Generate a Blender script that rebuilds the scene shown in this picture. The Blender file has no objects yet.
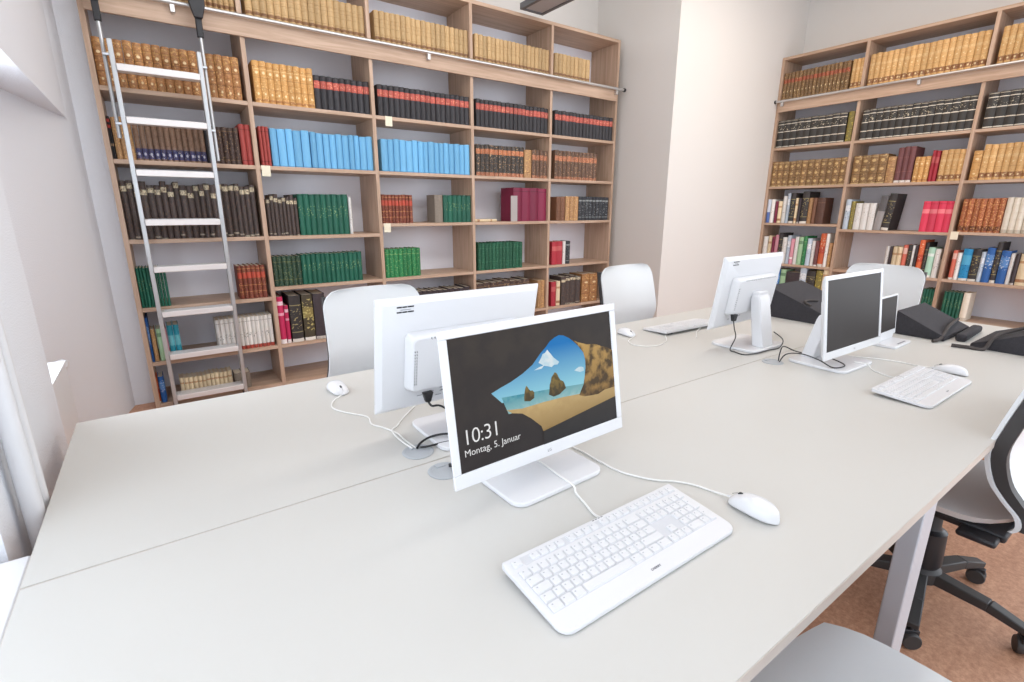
import bpy, bmesh, math, random
from mathutils import Vector, Matrix
random.seed(7)
PI=math.pi
C=bpy.context.scene.collection
D=bpy.data
def srgb(c):
    return tuple((x/12.92 if x<=.04045 else ((x+.055)/1.055)**2.4) for x in [v/255 for v in c])
# ---------------------------------------------------------------- materials
MATS={}
def newmat(name):
    m=D.materials.new(name); m.use_nodes=True
    return m,m.node_tree,m.node_tree.nodes['Principled BSDF']
def mat(name,col,rough=.5,metal=0,bump=0,bscale=60,var=0,vscale=6,spec=.5,emit=0,coat=0):
    if name in MATS: return MATS[name]
    m,t,b=newmat(name); MATS[name]=m
    c=srgb(col); b.inputs['Base Color'].default_value=(*c,1)
    b.inputs['Roughness'].default_value=rough; b.inputs['Metallic'].default_value=metal
    b.inputs['Specular IOR Level'].default_value=spec
    if coat: b.inputs['Coat Weight'].default_value=coat
    if emit: b.inputs['Emission Color'].default_value=(*c,1); b.inputs['Emission Strength'].default_value=emit
    tc=t.nodes.new('ShaderNodeTexCoord')
    if var:
        n=t.nodes.new('ShaderNodeTexNoise'); n.inputs['Scale'].default_value=vscale; n.inputs['Detail'].default_value=4
        t.links.new(tc.outputs['Object'],n.inputs['Vector'])
        r=t.nodes.new('ShaderNodeMapRange'); r.inputs[1].default_value=.3; r.inputs[2].default_value=.7; r.inputs[3].default_value=1-var; r.inputs[4].default_value=1+var
        t.links.new(n.outputs['Fac'],r.inputs[0])
        mx=t.nodes.new('ShaderNodeVectorMath'); mx.operation='SCALE'; mx.inputs[0].default_value=c
        t.links.new(r.outputs[0],mx.inputs['Scale']); t.links.new(mx.outputs[0],b.inputs['Base Color'])
    if bump:
        n=t.nodes.new('ShaderNodeTexNoise'); n.inputs['Scale'].default_value=bscale; n.inputs['Detail'].default_value=3
        t.links.new(tc.outputs['Object'],n.inputs['Vector'])
        bp=t.nodes.new('ShaderNodeBump'); bp.inputs['Strength'].default_value=bump; bp.inputs['Distance'].default_value=.002
        t.links.new(n.outputs['Fac'],bp.inputs['Height']); t.links.new(bp.outputs[0],b.inputs['Normal'])
    return m
def woodmat(name,axis,c1,c2):
    m,t,b=newmat(name); MATS[name]=m
    tc=t.nodes.new('ShaderNodeTexCoord'); mp=t.nodes.new('ShaderNodeMapping')
    s=[26,26,26]; s[axis]=1.3; mp.inputs['Scale'].default_value=s
    n=t.nodes.new('ShaderNodeTexNoise'); n.inputs['Scale'].default_value=1.6; n.inputs['Detail'].default_value=6; n.inputs['Roughness'].default_value=.62; n.inputs['Distortion'].default_value=.6
    r=t.nodes.new('ShaderNodeValToRGB'); e=r.color_ramp.elements
    e[0].position=.3; e[0].color=(*srgb(c2),1); e[1].position=.7; e[1].color=(*srgb(c1),1)
    t.links.new(tc.outputs['Object'],mp.inputs[0]); t.links.new(mp.outputs[0],n.inputs['Vector']); t.links.new(n.outputs['Fac'],r.inputs[0]); t.links.new(r.outputs[0],b.inputs['Base Color'])
    b.inputs['Roughness'].default_value=.5
    return m
W1,W2=(206,178,156),(172,142,118)
WX=woodmat('oak_grain_along',0,W1,W2); WZ=woodmat('oak_grain_up',2,W1,W2)
M_wall=mat('white_paint',(227,224,220),.9,bump=.25,bscale=90)
M_wallL=mat('woodchip_wallpaper',(233,235,240),.9,bump=.9,bscale=180)
M_ceil=mat('ceiling_paint',(240,239,236),.9)
M_back=mat('back_board',(240,239,246),.7)
M_top=mat('desk_laminate',(203,201,196),.42,spec=.4,var=.01,vscale=2)
M_edge=mat('desk_edge_band',(206,196,186),.5)
M_leg=mat('desk_leg_silver',(200,203,210),.4,metal=.1)
M_alu=mat('aluminium',(208,208,208),.32,metal=.85)
M_tread=mat('tread_white',(232,228,226),.35,metal=.25)
M_dkpl=mat('black_plastic',(38,38,42),.45,bump=.1)
M_chfr=mat('charcoal_frame',(58,56,56),.55)
M_kbody=mat('keyboard_white',(220,220,222),.4)
M_white=mat('white_plastic',(224,224,226),.35)
M_white2=mat('white_gloss_plastic',(226,226,228),.18)
M_key=mat('key_white',(219,219,221),.42)
M_keygap=mat('key_bed',(207,208,212),.6)
M_shell=mat('chair_shell',(222,225,227),.38)
M_grey=mat('grommet_grey',(176,180,184),.45)
M_seam=mat('seam_dark',(150,146,140),.8)
M_foam=mat('foam_black',(56,54,58),.95,bump=.8,bscale=220,var=.12,vscale=90)
M_cord=mat('weight_cord',(74,68,66),.95,bump=.8,bscale=300)
M_blackcable=mat('black_cable',(30,30,32),.5)
M_whitecable=mat('white_cable',(236,235,232),.45)
M_ink=mat('ink_black',(28,28,30),.6)
M_inkg=mat('ink_grey',(150,150,155),.6)
M_page=mat('book_pages',(226,216,196),.85,var=.06,vscale=200)
M_card=mat('cream_card',(238,230,206),.8)
M_chrome=mat('chrome',(200,202,206),.2,metal=1)
M_lampf=mat('lamp_frame',(104,106,110),.5,metal=.2)
M_lampd=mat('lamp_diffuser',(178,176,178),.6)
M_rad=mat('radiator_enamel',(240,241,243),.35)
M_glass=mat('window_pane',(225,235,245),.05)
M_dark=mat('dark_screen',(48,42,40),.45,spec=.15)
# floor : terracotta coloured cork linoleum
def floormat():
    m,t,b=newmat('cork_floor')
    tc=t.nodes.new('ShaderNodeTexCoord')
    n=t.nodes.new('ShaderNodeTexNoise'); n.inputs['Scale'].default_value=55; n.inputs['Detail'].default_value=8; n.inputs['Roughness'].default_value=.8
    n2=t.nodes.new('ShaderNodeTexNoise'); n2.inputs['Scale'].default_value=3.5; n2.inputs['Detail'].default_value=3
    mp=t.nodes.new('ShaderNodeMapping'); mp.inputs['Scale'].default_value=(1,7,1); mp.inputs['Rotation'].default_value=(0,0,.5)
    r=t.nodes.new('ShaderNodeValToRGB'); e=r.color_ramp.elements
    e[0].position=.32; e[0].color=(*srgb((172,120,92)),1); e[1].position=.68; e[1].color=(*srgb((224,176,144)),1)
    mx=t.nodes.new('ShaderNodeMixRGB'); mx.blend_type='MULTIPLY'; mx.inputs[0].default_value=.35
    r2=t.nodes.new('ShaderNodeValToRGB'); r2.color_ramp.elements[0].position=.35; r2.color_ramp.elements[0].color=(.62,.55,.52,1); r2.color_ramp.elements[1].position=.65; r2.color_ramp.elements[1].color=(1,1,1,1)
    t.links.new(tc.outputs['Object'],n.inputs['Vector']); t.links.new(tc.outputs['Object'],mp.inputs[0]); t.links.new(mp.outputs[0],n2.inputs['Vector'])
    t.links.new(n.outputs['Fac'],r.inputs[0]); t.links.new(n2.outputs['Fac'],r2.inputs[0])
    t.links.new(r.outputs[0],mx.inputs[1]); t.links.new(r2.outputs[0],mx.inputs[2]); t.links.new(mx.outputs[0],b.inputs['Base Color'])
    b.inputs['Roughness'].default_value=.5
    return m
M_floor=floormat()
# ---------------------------------------------------------------- mesh builder
class MB:
    def __init__(s): s.v=[]; s.f=[]; s.m=[]; s.uv={}
    def add(s,vs,fs,mi=0,T=None):
        o=len(s.v)
        s.v+=[tuple(T@Vector(p)) if T is not None else tuple(p) for p in vs]
        for f in fs: s.f.append([i+o for i in f]); s.m.append(mi)
        return s
    def box(s,a,b,mi=0,T=None):
        x0,y0,z0=a; x1,y1,z1=b
        v=[(x0,y0,z0),(x1,y0,z0),(x1,y1,z0),(x0,y1,z0),(x0,y0,z1),(x1,y0,z1),(x1,y1,z1),(x0,y1,z1)]
        return s.add(v,[(0,3,2,1),(4,5,6,7),(0,1,5,4),(1,2,6,5),(2,3,7,6),(3,0,4,7)],mi,T)
    def prism(s,pts,z0,z1,mi=0,T=None,top=None):
        n=len(pts); tp=top or pts
        v=[(x,y,z0) for x,y in pts]+[(x,y,z1) for x,y in tp]
        f=[tuple(range(n))[::-1],tuple(range(n,2*n))]+[(i,(i+1)%n,n+(i+1)%n,n+i) for i in range(n)]
        return s.add(v,f,mi,T)
    def rbox(s,a,b,r,mi=0,T=None,k=4):
        return s.prism(rrect(a[0],a[1],b[0],b[1],r,k),a[2],b[2],mi,T)
    def lathe(s,prof,n=20,mi=0,T=None):
        v=[];f=[]
        for r,z in prof:
            for i in range(n): v.append((r*math.cos(2*PI*i/n),r*math.sin(2*PI*i/n),z))
        for j in range(len(prof)-1):
            for i in range(n): f.append((j*n+i,j*n+(i+1)%n,(j+1)*n+(i+1)%n,(j+1)*n+i))
        f.append(tuple(range(n))[::-1]); f.append(tuple((len(prof)-1)*n+i for i in range(n)))
        return s.add(v,f,mi,T)
    def tube(s,pts,r,n=8,mi=0,T=None,smooth=True):
        P=[Vector(p) for p in pts]
        if smooth and len(P)>2: P=catmull(P)
        v=[];f=[]; up=Vector((0,0,1)); last=None
        for i,p in enumerate(P):
            d=(P[min(i+1,len(P)-1)]-P[max(i-1,0)]).normalized()
            if last is None:
                a=d.cross(up) if abs(d.z)<.95 else d.cross(Vector((1,0,0)))
            else: a=last-d*last.dot(d)
            a.normalize(); last=a; b=d.cross(a)
            rr=r if not isinstance(r,(list,tuple)) else r[0]+(r[1]-r[0])*i/(len(P)-1)
            for k in range(n): v.append(tuple(p+(a*math.cos(2*PI*k/n)+b*math.sin(2*PI*k/n))*rr))
        for j in range(len(P)-1):
            for i in range(n): f.append((j*n+i,j*n+(i+1)%n,(j+1)*n+(i+1)%n,(j+1)*n+i))
        f.append(tuple(range(n))[::-1]); f.append(tuple((len(P)-1)*n+i for i in range(n)))
        return s.add(v,f,mi,T)
    def bar(s,p,q,w,h,mi=0,w2=None,h2=None):
        p=Vector(p);q=Vector(q); d=(q-p).normalized()
        a=d.cross(Vector((0,0,1))) if abs(d.z)<.98 else d.cross(Vector((0,1,0)))
        a.normalize(); b=a.cross(d); w2=w2 or w; h2=h2 or h
        v=[tuple(p+a*w/2*i+b*h/2*j) for i,j in ((-1,-1),(1,-1),(1,1),(-1,1))]+[tuple(q+a*w2/2*i+b*h2/2*j) for i,j in ((-1,-1),(1,-1),(1,1),(-1,1))]
        return s.add(v,[(0,3,2,1),(4,5,6,7),(0,1,5,4),(1,2,6,5),(2,3,7,6),(3,0,4,7)],mi)
    def mesh(s,name,mats,smooth=True,angle=35):
        me=D.meshes.new(name); me.from_pydata(s.v,[],s.f)
        for m in (mats if isinstance(mats,(list,tuple)) else [mats]): me.materials.append(m)
        me.polygons.foreach_set('material_index',s.m)
        if smooth:
            me.polygons.foreach_set('use_smooth',[True]*len(s.f)); me.set_sharp_from_angle(angle=math.radians(angle))
        bm=bmesh.new(); bm.from_mesh(me); bmesh.ops.recalc_face_normals(bm,faces=bm.faces); bm.to_mesh(me); bm.free()
        return me
    def build(s,name,mats,parent=None,bevel=0,smooth=True,seg=2,loc=None):
        o=D.objects.new(name,s.mesh(name,mats,smooth)); C.objects.link(o)
        if parent: o.parent=parent
        if loc: o.location=loc
        if bevel:
            b=o.modifiers.new('bevel','BEVEL'); b.width=bevel; b.segments=seg; b.limit_method='ANGLE'; b.angle_limit=math.radians(40); b.harden_normals=False
        return o
def rrect(x0,y0,x1,y1,r,k=4):
    P=[]
    rs=r if isinstance(r,(list,tuple)) else [r]*4
    for (cx,cy,a),q in zip(((x1,y1,0),(x0,y1,90),(x0,y0,180),(x1,y0,270)),rs):
        sx=1 if cx==x1 else -1; sy=1 if cy==y1 else -1
        for i in range(k+1):
            t=math.radians(a+90*i/k); P.append((cx-sx*q+q*math.cos(t),cy-sy*q+q*math.sin(t)))
    return P
def catmull(P,k=6):
    out=[]
    for i in range(len(P)-1):
        a=P[max(i-1,0)];b=P[i];c=P[i+1];d=P[min(i+2,len(P)-1)]
        for j in range(k):
            t=j/k; out.append(.5*((2*b)+(c-a)*t+(2*a-5*b+4*c-d)*t*t+(3*b-a-3*c+d)*t**3))
    out.append(P[-1]); return out
def tag(o,label,cat,group=None,kind=None):
    if label: o['label']=label
    if cat: o['category']=cat
    if group: o['group']=group
    if kind: o['kind']=kind
    if label: assert 4<=len(label.split())<=16,label
    return o
def thing(name,label,cat,loc=(0,0,0),rz=0,group=None):
    o=D.objects.new(name,None); C.objects.link(o); o.location=loc; o.rotation_euler=(0,0,rz); o.empty_display_size=.05
    return tag(o,label,cat,group)
def struct(o): o['kind']='structure'; return o
def copy_tree(o,parent=None):
    c=o.copy(); C.objects.link(c); c.parent=parent
    for ch in o.children: copy_tree(ch,c)
    return c
# ================================================================= SETTING
XL=-.15; ZC=3.62; YB=.45; YF=-6.2
def wallbox(name,a,b,m,label=None):
    return struct(MB().box(a,b).build(name,m,smooth=False))
wallbox('floor',(-1.2,YF,-.06),(6.9,.65,0),M_floor)
wallbox('ceiling',(-1.2,-5.2,ZC),(6.9,.65,ZC+.06),M_ceil)
wallbox('wall_back',(-1.2,YB,0),(4.4,YB+.12,ZC),M_wall)
wallbox('wall_pillar',(4.4,-.632,0),(6.9,YB+.12,ZC),M_wall)
wallbox('wall_right',(6.665,-4.2,0),(6.9,-.632,ZC),M_wall)
# left wall : pier, end piece and lintels around two window niches
m=MB()
m.box((-.62,-2.76,0),(XL,-2.02,ZC))                 # pier between the niches
m.prism([(-.62,.03),(XL,.03),(-.118,.16),(-.004,.16),(-.004,YB),(-.62,YB)],0,ZC)   # end of the wall by the bookcase
m.box((-.62,-2.02,1.82),(XL,.03,ZC))                # lintel of the far niche
m.box((-.62,-5.2,2.35),(XL,-2.76,ZC))                 # lintel of the near niche
m.box((-.62,-5.2,0),(XL,-5.0,2.35))
m.box((-.62,-5.0,0),(-.50,-2.76,.66))               # parapet under the near window
m.prism([(XL,.03),(-.44,.03),(-.44,-1.38),(-.375,-1.38)],0,1.82)   # splayed reveal
m.box((-.62,-2.02,0),(-.40,.03,.62))                # parapet under the far window
struct(m.build('wall_left',M_wallL,smooth=False))
def window(name,y0,y1,z0,z1,x):
    f=MB(); w=.055
    f.box((x-.03,y0,z0),(x+.03,y1,z0+w)).box((x-.03,y0,z1-w),(x+.03,y1,z1)).box((x-.03,y0,z0+w),(x+.03,y0+w,z1-w)).box((x-.03,y1-w,z0+w),(x+.03,y1,z1-w))
    ym=(y0+y1)/2; f.box((x-.03,ym-w/2,z0+w),(x+.03,ym+w/2,z1-w))
    o=struct(f.build(name,M_white,smooth=False))
    return o
g_=D.materials.new('clear_glass'); g_.use_nodes=True
gb=g_.node_tree.nodes['Principled BSDF']; gb.inputs['Base Color'].default_value=(1,1,1,1); gb.inputs['Roughness'].default_value=0; gb.inputs['Transmission Weight'].default_value=1; gb.inputs['IOR'].default_value=1.0; gb.inputs['Specular IOR Level'].default_value=.1
for n,(y0,y1,z0,z1,x) in enumerate([(-2.02,-1.38,.62,1.82,-.42),(-5.0,-2.76,.66,2.35,-.52)],1):
    o=window('window_%d'%n,y0,y1,z0,z1,x)
    p=MB().box((x-.004,y0+.05,z0+.05),(x+.004,y1-.05,z1-.05)).build('pane',g_,o,smooth=False)
# the white sill by the near end of the desks
s=MB().box((-.60,-4.9,.665),(-.108,-2.80,.70)).build('trim_1',M_white,bevel=.004); struct(s)
# heating pipes on the pier, radiator in the far niche
for y,lab in ((-2.655,'white vertical heating pipe on the left wall, nearer the camera'),(-2.60,'white vertical heating pipe on the left wall, nearer the radiator')):
    t=thing('heating_pipe',lab,'pipe',(-.122,y,0),group='heating pipes on the left wall')
    MB().lathe([(.0175,0),(.0175,ZC-.02)],18).build('pipe',M_white,t)
    for z in (.9,2.0): MB().box((-.028,-.006,z-.008),(0,.006,z+.008)).build('pipe_clip',M_white,t)
rad=thing('radiator','white panel radiator with top grille in the window niche behind the pier','radiator',(-.26,-1.62,.10))
MB().box((-.045,-.33,0),(-.028,.33,.60)).box((.028,-.33,0),(.045,.33,.60)).build('panel',M_rad,rad,bevel=.006)
m=MB()
for i in range(28): 
    y=-.32+i*.0235; m.box((-.026,y,.02),(.026,y+.003,.58))
m.build('convector_fins',M_rad,rad)
m=MB().box((-.047,-.335,.600),(-.037,.335,.612)).box((.037,-.335,.600),(.047,.335,.612)).box((-.037,-.335,.600),(.037,-.325,.612)).box((-.037,.325,.600),(.037,.335,.612))
for i in range(40): m.bar((-.037,-.32+i*.0165,.607),(.037,-.32+i*.0165,.607),.004,.006)
m.build('top_grille',M_rad,rad)
T=Matrix.Translation((.02,.37,.60))@Matrix.Rotation(PI/2,4,'X')
MB().lathe([(.010,-.02),(.010,.04)],12,T=Matrix.Translation((.02,.335,.575))@Matrix.Rotation(-PI/2,4,'X')).build('valve',M_chrome,rad)
MB().lathe([(.018,0),(.023,.01),(.023,.055),(.017,.065)],18,T=Matrix.Translation((.02,.375,.575))@Matrix.Rotation(-PI/2,4,'X')).build('thermostat_knob',M_white,rad)
MB().box((-.02,-.25,-.10),(.02,-.22,0)).box((-.02,.22,-.10),(.02,.25,0)).build('foot',M_rad,rad)
# hanging ceiling lamp
lamp=thing('ceiling_lamp','dark grey framed long ceiling lamp above the left bookcase','lamp',(3.15,-.02,2.985))
m=MB(); L=2.2; w=.125
m.box((-w,-L,0),(-w+.03,0,.05)).box((w-.03,-L,0),(w,0,.05)).box((-w+.03,-.03,0),(w-.03,0,.05)).box((-w+.03,-L,0),(w-.03,-L+.03,.05)).box((-w+.03,-L+.03,.035),(w-.03,-.03,.05))
m.build('lamp_frame',M_lampf,lamp,bevel=.002)
MB().box((-w+.03,-L+.03,.008),(w-.03,-.03,.016)).build('diffuser',M_lampd,lamp)
for y in (-.35,-L+.35): MB().tube([(0,y,.05),(0,y,ZC-2.985)],.002,6).build('suspension_wire',M_alu,lamp)
# ================================================================= BOOKCASES
def bookcase(name,label,loc,rz,U,rows,depth=.40,H=2.97,group=None,tags=(),rail_ext=(0,0),brackets=()):
    t=thing(name,label,'bookcase',loc,rz)
    th=.028; W=U[-1]
    def prt(nm,mb,m,bev=.0012): return mb.build(nm,m,t,bevel=bev,seg=1)
    prt('side_panel',MB().box((0,0,0),(th,depth,H)),WZ); prt('side_panel',MB().box((W-th,0,0),(W,depth,H)),WZ)
    for u in U[1:-1]: prt('divider',MB().box((u-th/2,0,.0),(u+th/2,depth-.012,H-th)),WZ)
    prt('top_panel',MB().box((th,0,H-th),(W-th,depth,H)),WX)
    prt('back_panel',MB().box((th,depth-.01,0),(W-th,depth,H-th)),M_back,0)
    prt('fascia_board',MB().box((th,-.018,2.398),(W-th,-.001,2.502)),WX)
    for i in range(len(U)-1):
        a=U[i]+(th if i==0 else th/2)+.0005; b=U[i+1]-(th if i==len(U)-2 else th/2)-.0005
        for z in rows[i]:
            prt('shelf',MB().box((a,0 if z<2.4 else .0,z-.026),(b,depth-.012,z)),WX)
    # rail
    r=MB().tube([(-rail_ext[0],-.045,2.508),(W+rail_ext[1],-.045,2.508)],.0125,12).build('ladder_rail',M_alu,t)
    for x in brackets:
        MB().box((x-.012,-.05,2.455),(x+.012,-.0185,2.497)).build('rail_bracket',M_alu,r,bevel=.002)
    for x in (-rail_ext[0],W+rail_ext[1]): MB().lathe([(.017,-.012),(.019,0),(.017,.012)],14,T=Matrix.Translation((x,-.045,2.508))@Matrix.Rotation(PI/2,4,'Y')).build('end_stop',M_dkpl,r)
    for x,z in tags:
        c=MB().box((x-.028,-.0035,z-.070),(x+.028,-.0015,z)).box((x-.028,-.0035,z+.0004),(x+.028,.03,z+.0016)).build('card_tag',M_card,t)
    return t
UL=[0,.8165,1.6687,2.5429,3.4138,4.3]
rowsL=[[2.53,2.015,1.61,1.13,.693,.325,.03],[2.53,2.015,1.61,1.13,.763,.325,.03]]+[[2.53,2.015,1.61,1.207,.763,.325,.03]]*3
bookcase('bookcase','tall oak bookcase with ladder rail filling the wall left of the grey corner',(0,0,0),0,UL,rowsL,tags=[(.866,1.610),(1.785,2.015),(1.722,1.207)],rail_ext=(.03,.04),brackets=(.45,2.13,4.24))
UR=[0,.855,1.814,2.688]
rowsR=[[2.53,2.015,1.585,1.169,.70,.32,.03],[2.53,2.015,1.585,1.12,.69,.32,.03],[2.53,2.015,1.585,1.13,.69,.32,.03]]
bookcase('bookcase','tall oak bookcase against the right wall with its own rail',(6.24,-.634,0),-PI/2,UR,rowsR,tags=[(1.850,1.13)],rail_ext=(.0,.03),brackets=(.08,1.35,2.62))
# ================================================================= LADDER
lad=thing('library_ladder','aluminium library ladder with flat white treads hooked on the rail','ladder',(.330,-.05,0)); lad.rotation_euler=(.038,0,0)
hw=.213
M_stile=mat('ladder_stile',(196,198,200),.35,metal=.6)
for s in (-1,1):
    MB().box((s*hw-.012,-.03,.02),(s*hw+.012,.03,2.235)).build('stile',M_stile,lad,bevel=.003)
    MB().box((s*hw-.016,-.034,.0),(s*hw+.016,.034,.03)).build('foot_cap',M_dkpl,lad,bevel=.003)
for i in range(8):
    z=.100+i*.2895-(.015 if i==7 else 0)
    st=MB().box((-hw+.0125,-.045,z-.036),(hw-.0125,.045,z)).build('tread',M_tread,lad,bevel=.003)
    m=MB()
    for k in range(5): m.box((-hw+.03,-.04+k*.017,z),(hw-.03,-.034+k*.017,z+.0015))
    m.build('grip_strip',M_alu,st)
for s in (-1,1):
    x=s*hw+(.03 if s>0 else -.034)
    rod=MB().tube([(x,.012,1.62 if s>0 else 1.72),(x,.060,2.36)],.010,12).build('support_rod',M_stile,lad)
    for z in (1.80,2.16): MB().box((min(x,s*hw)-.008,.004,z-.007),(max(x,s*hw)+.008,.032 if z<2 else .048,z+.007)).build('rod_clamp',M_chrome,lad,bevel=.002)
    hk=MB()
    hk.box((x-.017,.040,2.33),(x+.017,.076,2.47)); 
    hk.prism([(x-.022,2.43),(x+.022,2.43),(x+.042,2.50),(x+.042,2.66),(x+.03,2.70),(x-.03,2.70),(x-.042,2.66),(x-.042,2.50)],.018,.050,T=Matrix(((1,0,0,0),(0,0,1,0),(0,1,0,0),(0,0,0,1))))
    h=hk.build('rail_hook',M_dkpl,lad,bevel=.005)
    for dx in (-.022,.022): MB().lathe([(.020,-.008),(.022,0),(.020,.008)],16,T=Matrix.Translation((x+dx,.090,2.548))@Matrix.Rotation(PI/2,4,'X')).build('roller',M_grey,h)
# ================================================================= BOOKS
def ramp(t,stops):
    r=t.nodes.new('ShaderNodeValToRGB'); r.color_ramp.interpolation='CONSTANT'; e=r.color_ramp.elements
    while len(e)>1: e.remove(e[-1])
    e[0].position=stops[0][0]; e[0].color=(*srgb(stops[0][1]),1)
    for p,c in stops[1:]:
        q=e.new(p); q.color=(*srgb(c),1)
    return r
def bookmat(name,base,bands=(),fleck=None,frange=(0,1),famt=.5,mottle=0,mcol=(0,0,0),rough=.55,fs=(4,22),dots=(),dcol=(244,222,176),jit=0):
    """spine: colour bands over the height (u,v of the spine), gilt flecks as worn tooling, mottled leather"""
    m,t,b=newmat('spine_'+name)
    uv=t.nodes.new('ShaderNodeTexCoord'); sp=t.nodes.new('ShaderNodeSeparateXYZ'); t.links.new(uv.outputs['UV'],sp.inputs[0])
    stops=[(0,base)]
    for a,z,c in sorted(bands): 
        if a<=0: stops[0]=(0,c)
        else: stops.append((a,c))
        stops.append((z,base))
    # merge touching
    st=[]
    for i,(p,c) in enumerate(stops):
        if i+1<len(stops) and abs(stops[i+1][0]-p)<1e-4: continue
        st.append((p,c))
    r=ramp(t,st); col=r.outputs[0]
    oi=t.nodes.new('ShaderNodeAttribute'); oi.attribute_name='tint'
    if jit:
        sh=t.nodes.new('ShaderNodeMath'); sh.operation='MULTIPLY_ADD'; sh.inputs[1].default_value=jit; t.links.new(oi.outputs['Fac'],sh.inputs[0]); t.links.new(sp.outputs['Y'],sh.inputs[2]); t.links.new(sh.outputs[0],r.inputs[0])
    else: t.links.new(sp.outputs['Y'],r.inputs[0])
    add=t.nodes.new('ShaderNodeVectorMath'); add.operation='MULTIPLY_ADD'
    add.inputs[1].default_value=(fs[0],fs[1],1); t.links.new(uv.outputs['UV'],add.inputs[0])
    cx=t.nodes.new('ShaderNodeCombineXYZ'); ml=t.nodes.new('ShaderNodeMath'); ml.operation='MULTIPLY'; ml.inputs[1].default_value=37
    t.links.new(oi.outputs['Fac'],ml.inputs[0]); t.links.new(ml.outputs[0],cx.inputs['Z']); t.links.new(cx.outputs[0],add.inputs[2])
    if mottle:
        n=t.nodes.new('ShaderNodeTexNoise'); n.inputs['Scale'].default_value=1.1; n.inputs['Detail'].default_value=5; t.links.new(add.outputs[0],n.inputs['Vector'])
        mr=t.nodes.new('ShaderNodeMapRange'); mr.inputs[1].default_value=.42; mr.inputs[2].default_value=.62; mr.inputs[4].default_value=mottle; t.links.new(n.outputs['Fac'],mr.inputs[0])
        mx=t.nodes.new('ShaderNodeMixRGB'); mx.inputs[2].default_value=(*srgb(mcol),1); t.links.new(mr.outputs[0],mx.inputs[0]); t.links.new(col,mx.inputs[1]); col=mx.outputs[0]
    if fleck:
        n=t.nodes.new('ShaderNodeTexNoise'); n.inputs['Scale'].default_value=1.0; n.inputs['Detail'].default_value=2; t.links.new(add.outputs[0],n.inputs['Vector'])
        mr=t.nodes.new('ShaderNodeMapRange'); lo=.66-famt*.24; mr.inputs[1].default_value=lo; mr.inputs[2].default_value=lo+.06; t.links.new(n.outputs['Fac'],mr.inputs[0])
        w=ramp(t,[(0,(0,0,0)),(frange[0],(255,255,255)),(frange[1],(0,0,0))] if frange[0]>0 else [(0,(255,255,255)),(min(frange[1],.999),(0,0,0))]); t.links.new(sp.outputs['Y'],w.inputs[0])
        mu=t.nodes.new('ShaderNodeMath'); mu.operation='MULTIPLY'; t.links.new(mr.outputs[0],mu.inputs[0]); t.links.new(w.outputs[0],mu.inputs[1])
        mx=t.nodes.new('ShaderNodeMixRGB'); mx.inputs[2].default_value=(*srgb(fleck),1); t.links.new(mu.outputs[0],mx.inputs[0]); t.links.new(col,mx.inputs[1]); col=mx.outputs[0]
    for (dv,du,dh) in dots:      # round gilt stamps in the middle of the spine
        vs=t.nodes.new('ShaderNodeVectorMath'); vs.operation='SUBTRACT'; vs.inputs[1].default_value=(.5,dv,0); t.links.new(uv.outputs['UV'],vs.inputs[0])
        vd=t.nodes.new('ShaderNodeVectorMath'); vd.operation='DIVIDE'; vd.inputs[1].default_value=(du,dh,1); t.links.new(vs.outputs[0],vd.inputs[0])
        vl=t.nodes.new('ShaderNodeVectorMath'); vl.operation='LENGTH'; t.links.new(vd.outputs[0],vl.inputs[0])
        dr=t.nodes.new('ShaderNodeMapRange'); dr.inputs[1].default_value=1.1; dr.inputs[2].default_value=.8; dr.inputs[3].default_value=0; dr.inputs[4].default_value=.8; t.links.new(vl.outputs['Value'],dr.inputs[0])
        mx=t.nodes.new('ShaderNodeMixRGB'); mx.inputs[2].default_value=(*srgb(dcol),1); t.links.new(dr.outputs[0],mx.inputs[0]); t.links.new(col,mx.inputs[1]); col=mx.outputs[0]
    sc=t.nodes.new('ShaderNodeMapRange'); sc.inputs[3].default_value=.84; sc.inputs[4].default_value=1.14; t.links.new(oi.outputs['Fac'],sc.inputs[0])
    vm=t.nodes.new('ShaderNodeVectorMath'); vm.operation='SCALE'; t.links.new(col,vm.inputs[0]); t.links.new(sc.outputs[0],vm.inputs['Scale'])
    t.links.new(vm.outputs[0],b.inputs['Base Color']); b.inputs['Roughness'].default_value=rough
    return m
GOLD=(226,186,120); CR=(222,208,176)
S={}
def st(name,base,hubs=0,cover=None,**k): S[name]=(bookmat(name,base,**k),mat('cover_'+name,cover or base,.7,var=.04,vscale=12),hubs)
st('tan',(196,164,118),hubs=3,bands=[(.0,.02,(160,124,86)),(.08,.17,(128,88,60)),(.62,.635,(176,142,98))],mottle=.35,mcol=(180,146,100))
st('gilt_brown',(178,126,78),hubs=5,bands=[(.30,.312,(104,64,38)),(.60,.612,(104,64,38)),(.80,.83,(196,150,92)),(.90,.93,(196,150,92))],dots=[(.70,.22,.035),(.15,.14,.03),(.42,.12,.02)],fleck=(220,176,112),famt=.22,mottle=.6,mcol=(128,84,52))
st('gilt_tan',(212,162,98),hubs=5,bands=[(.04,.10,(176,120,72)),(.34,.355,(160,110,64)),(.60,.61,(160,110,64)),(.80,.82,(240,204,146)),(.86,.875,(160,110,64))],dots=[(.72,.24,.035),(.22,.16,.03)],fleck=(240,206,146),famt=.22,mottle=.4,mcol=(188,138,80))
st('black_red',(50,48,52),bands=[(.62,.84,(186,88,76)),(.93,.94,(90,80,76))],fleck=(226,150,120),frange=(.66,.8),famt=.45)
st('black_2red',(42,40,42),bands=[(.72,.80,(190,66,56)),(.86,.93,(190,66,56)),(.30,.36,(170,140,110))])
st('plain_tan',(188,146,102),hubs=4,mottle=.5,mcol=(140,98,66),fleck=GOLD,famt=.25)
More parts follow.
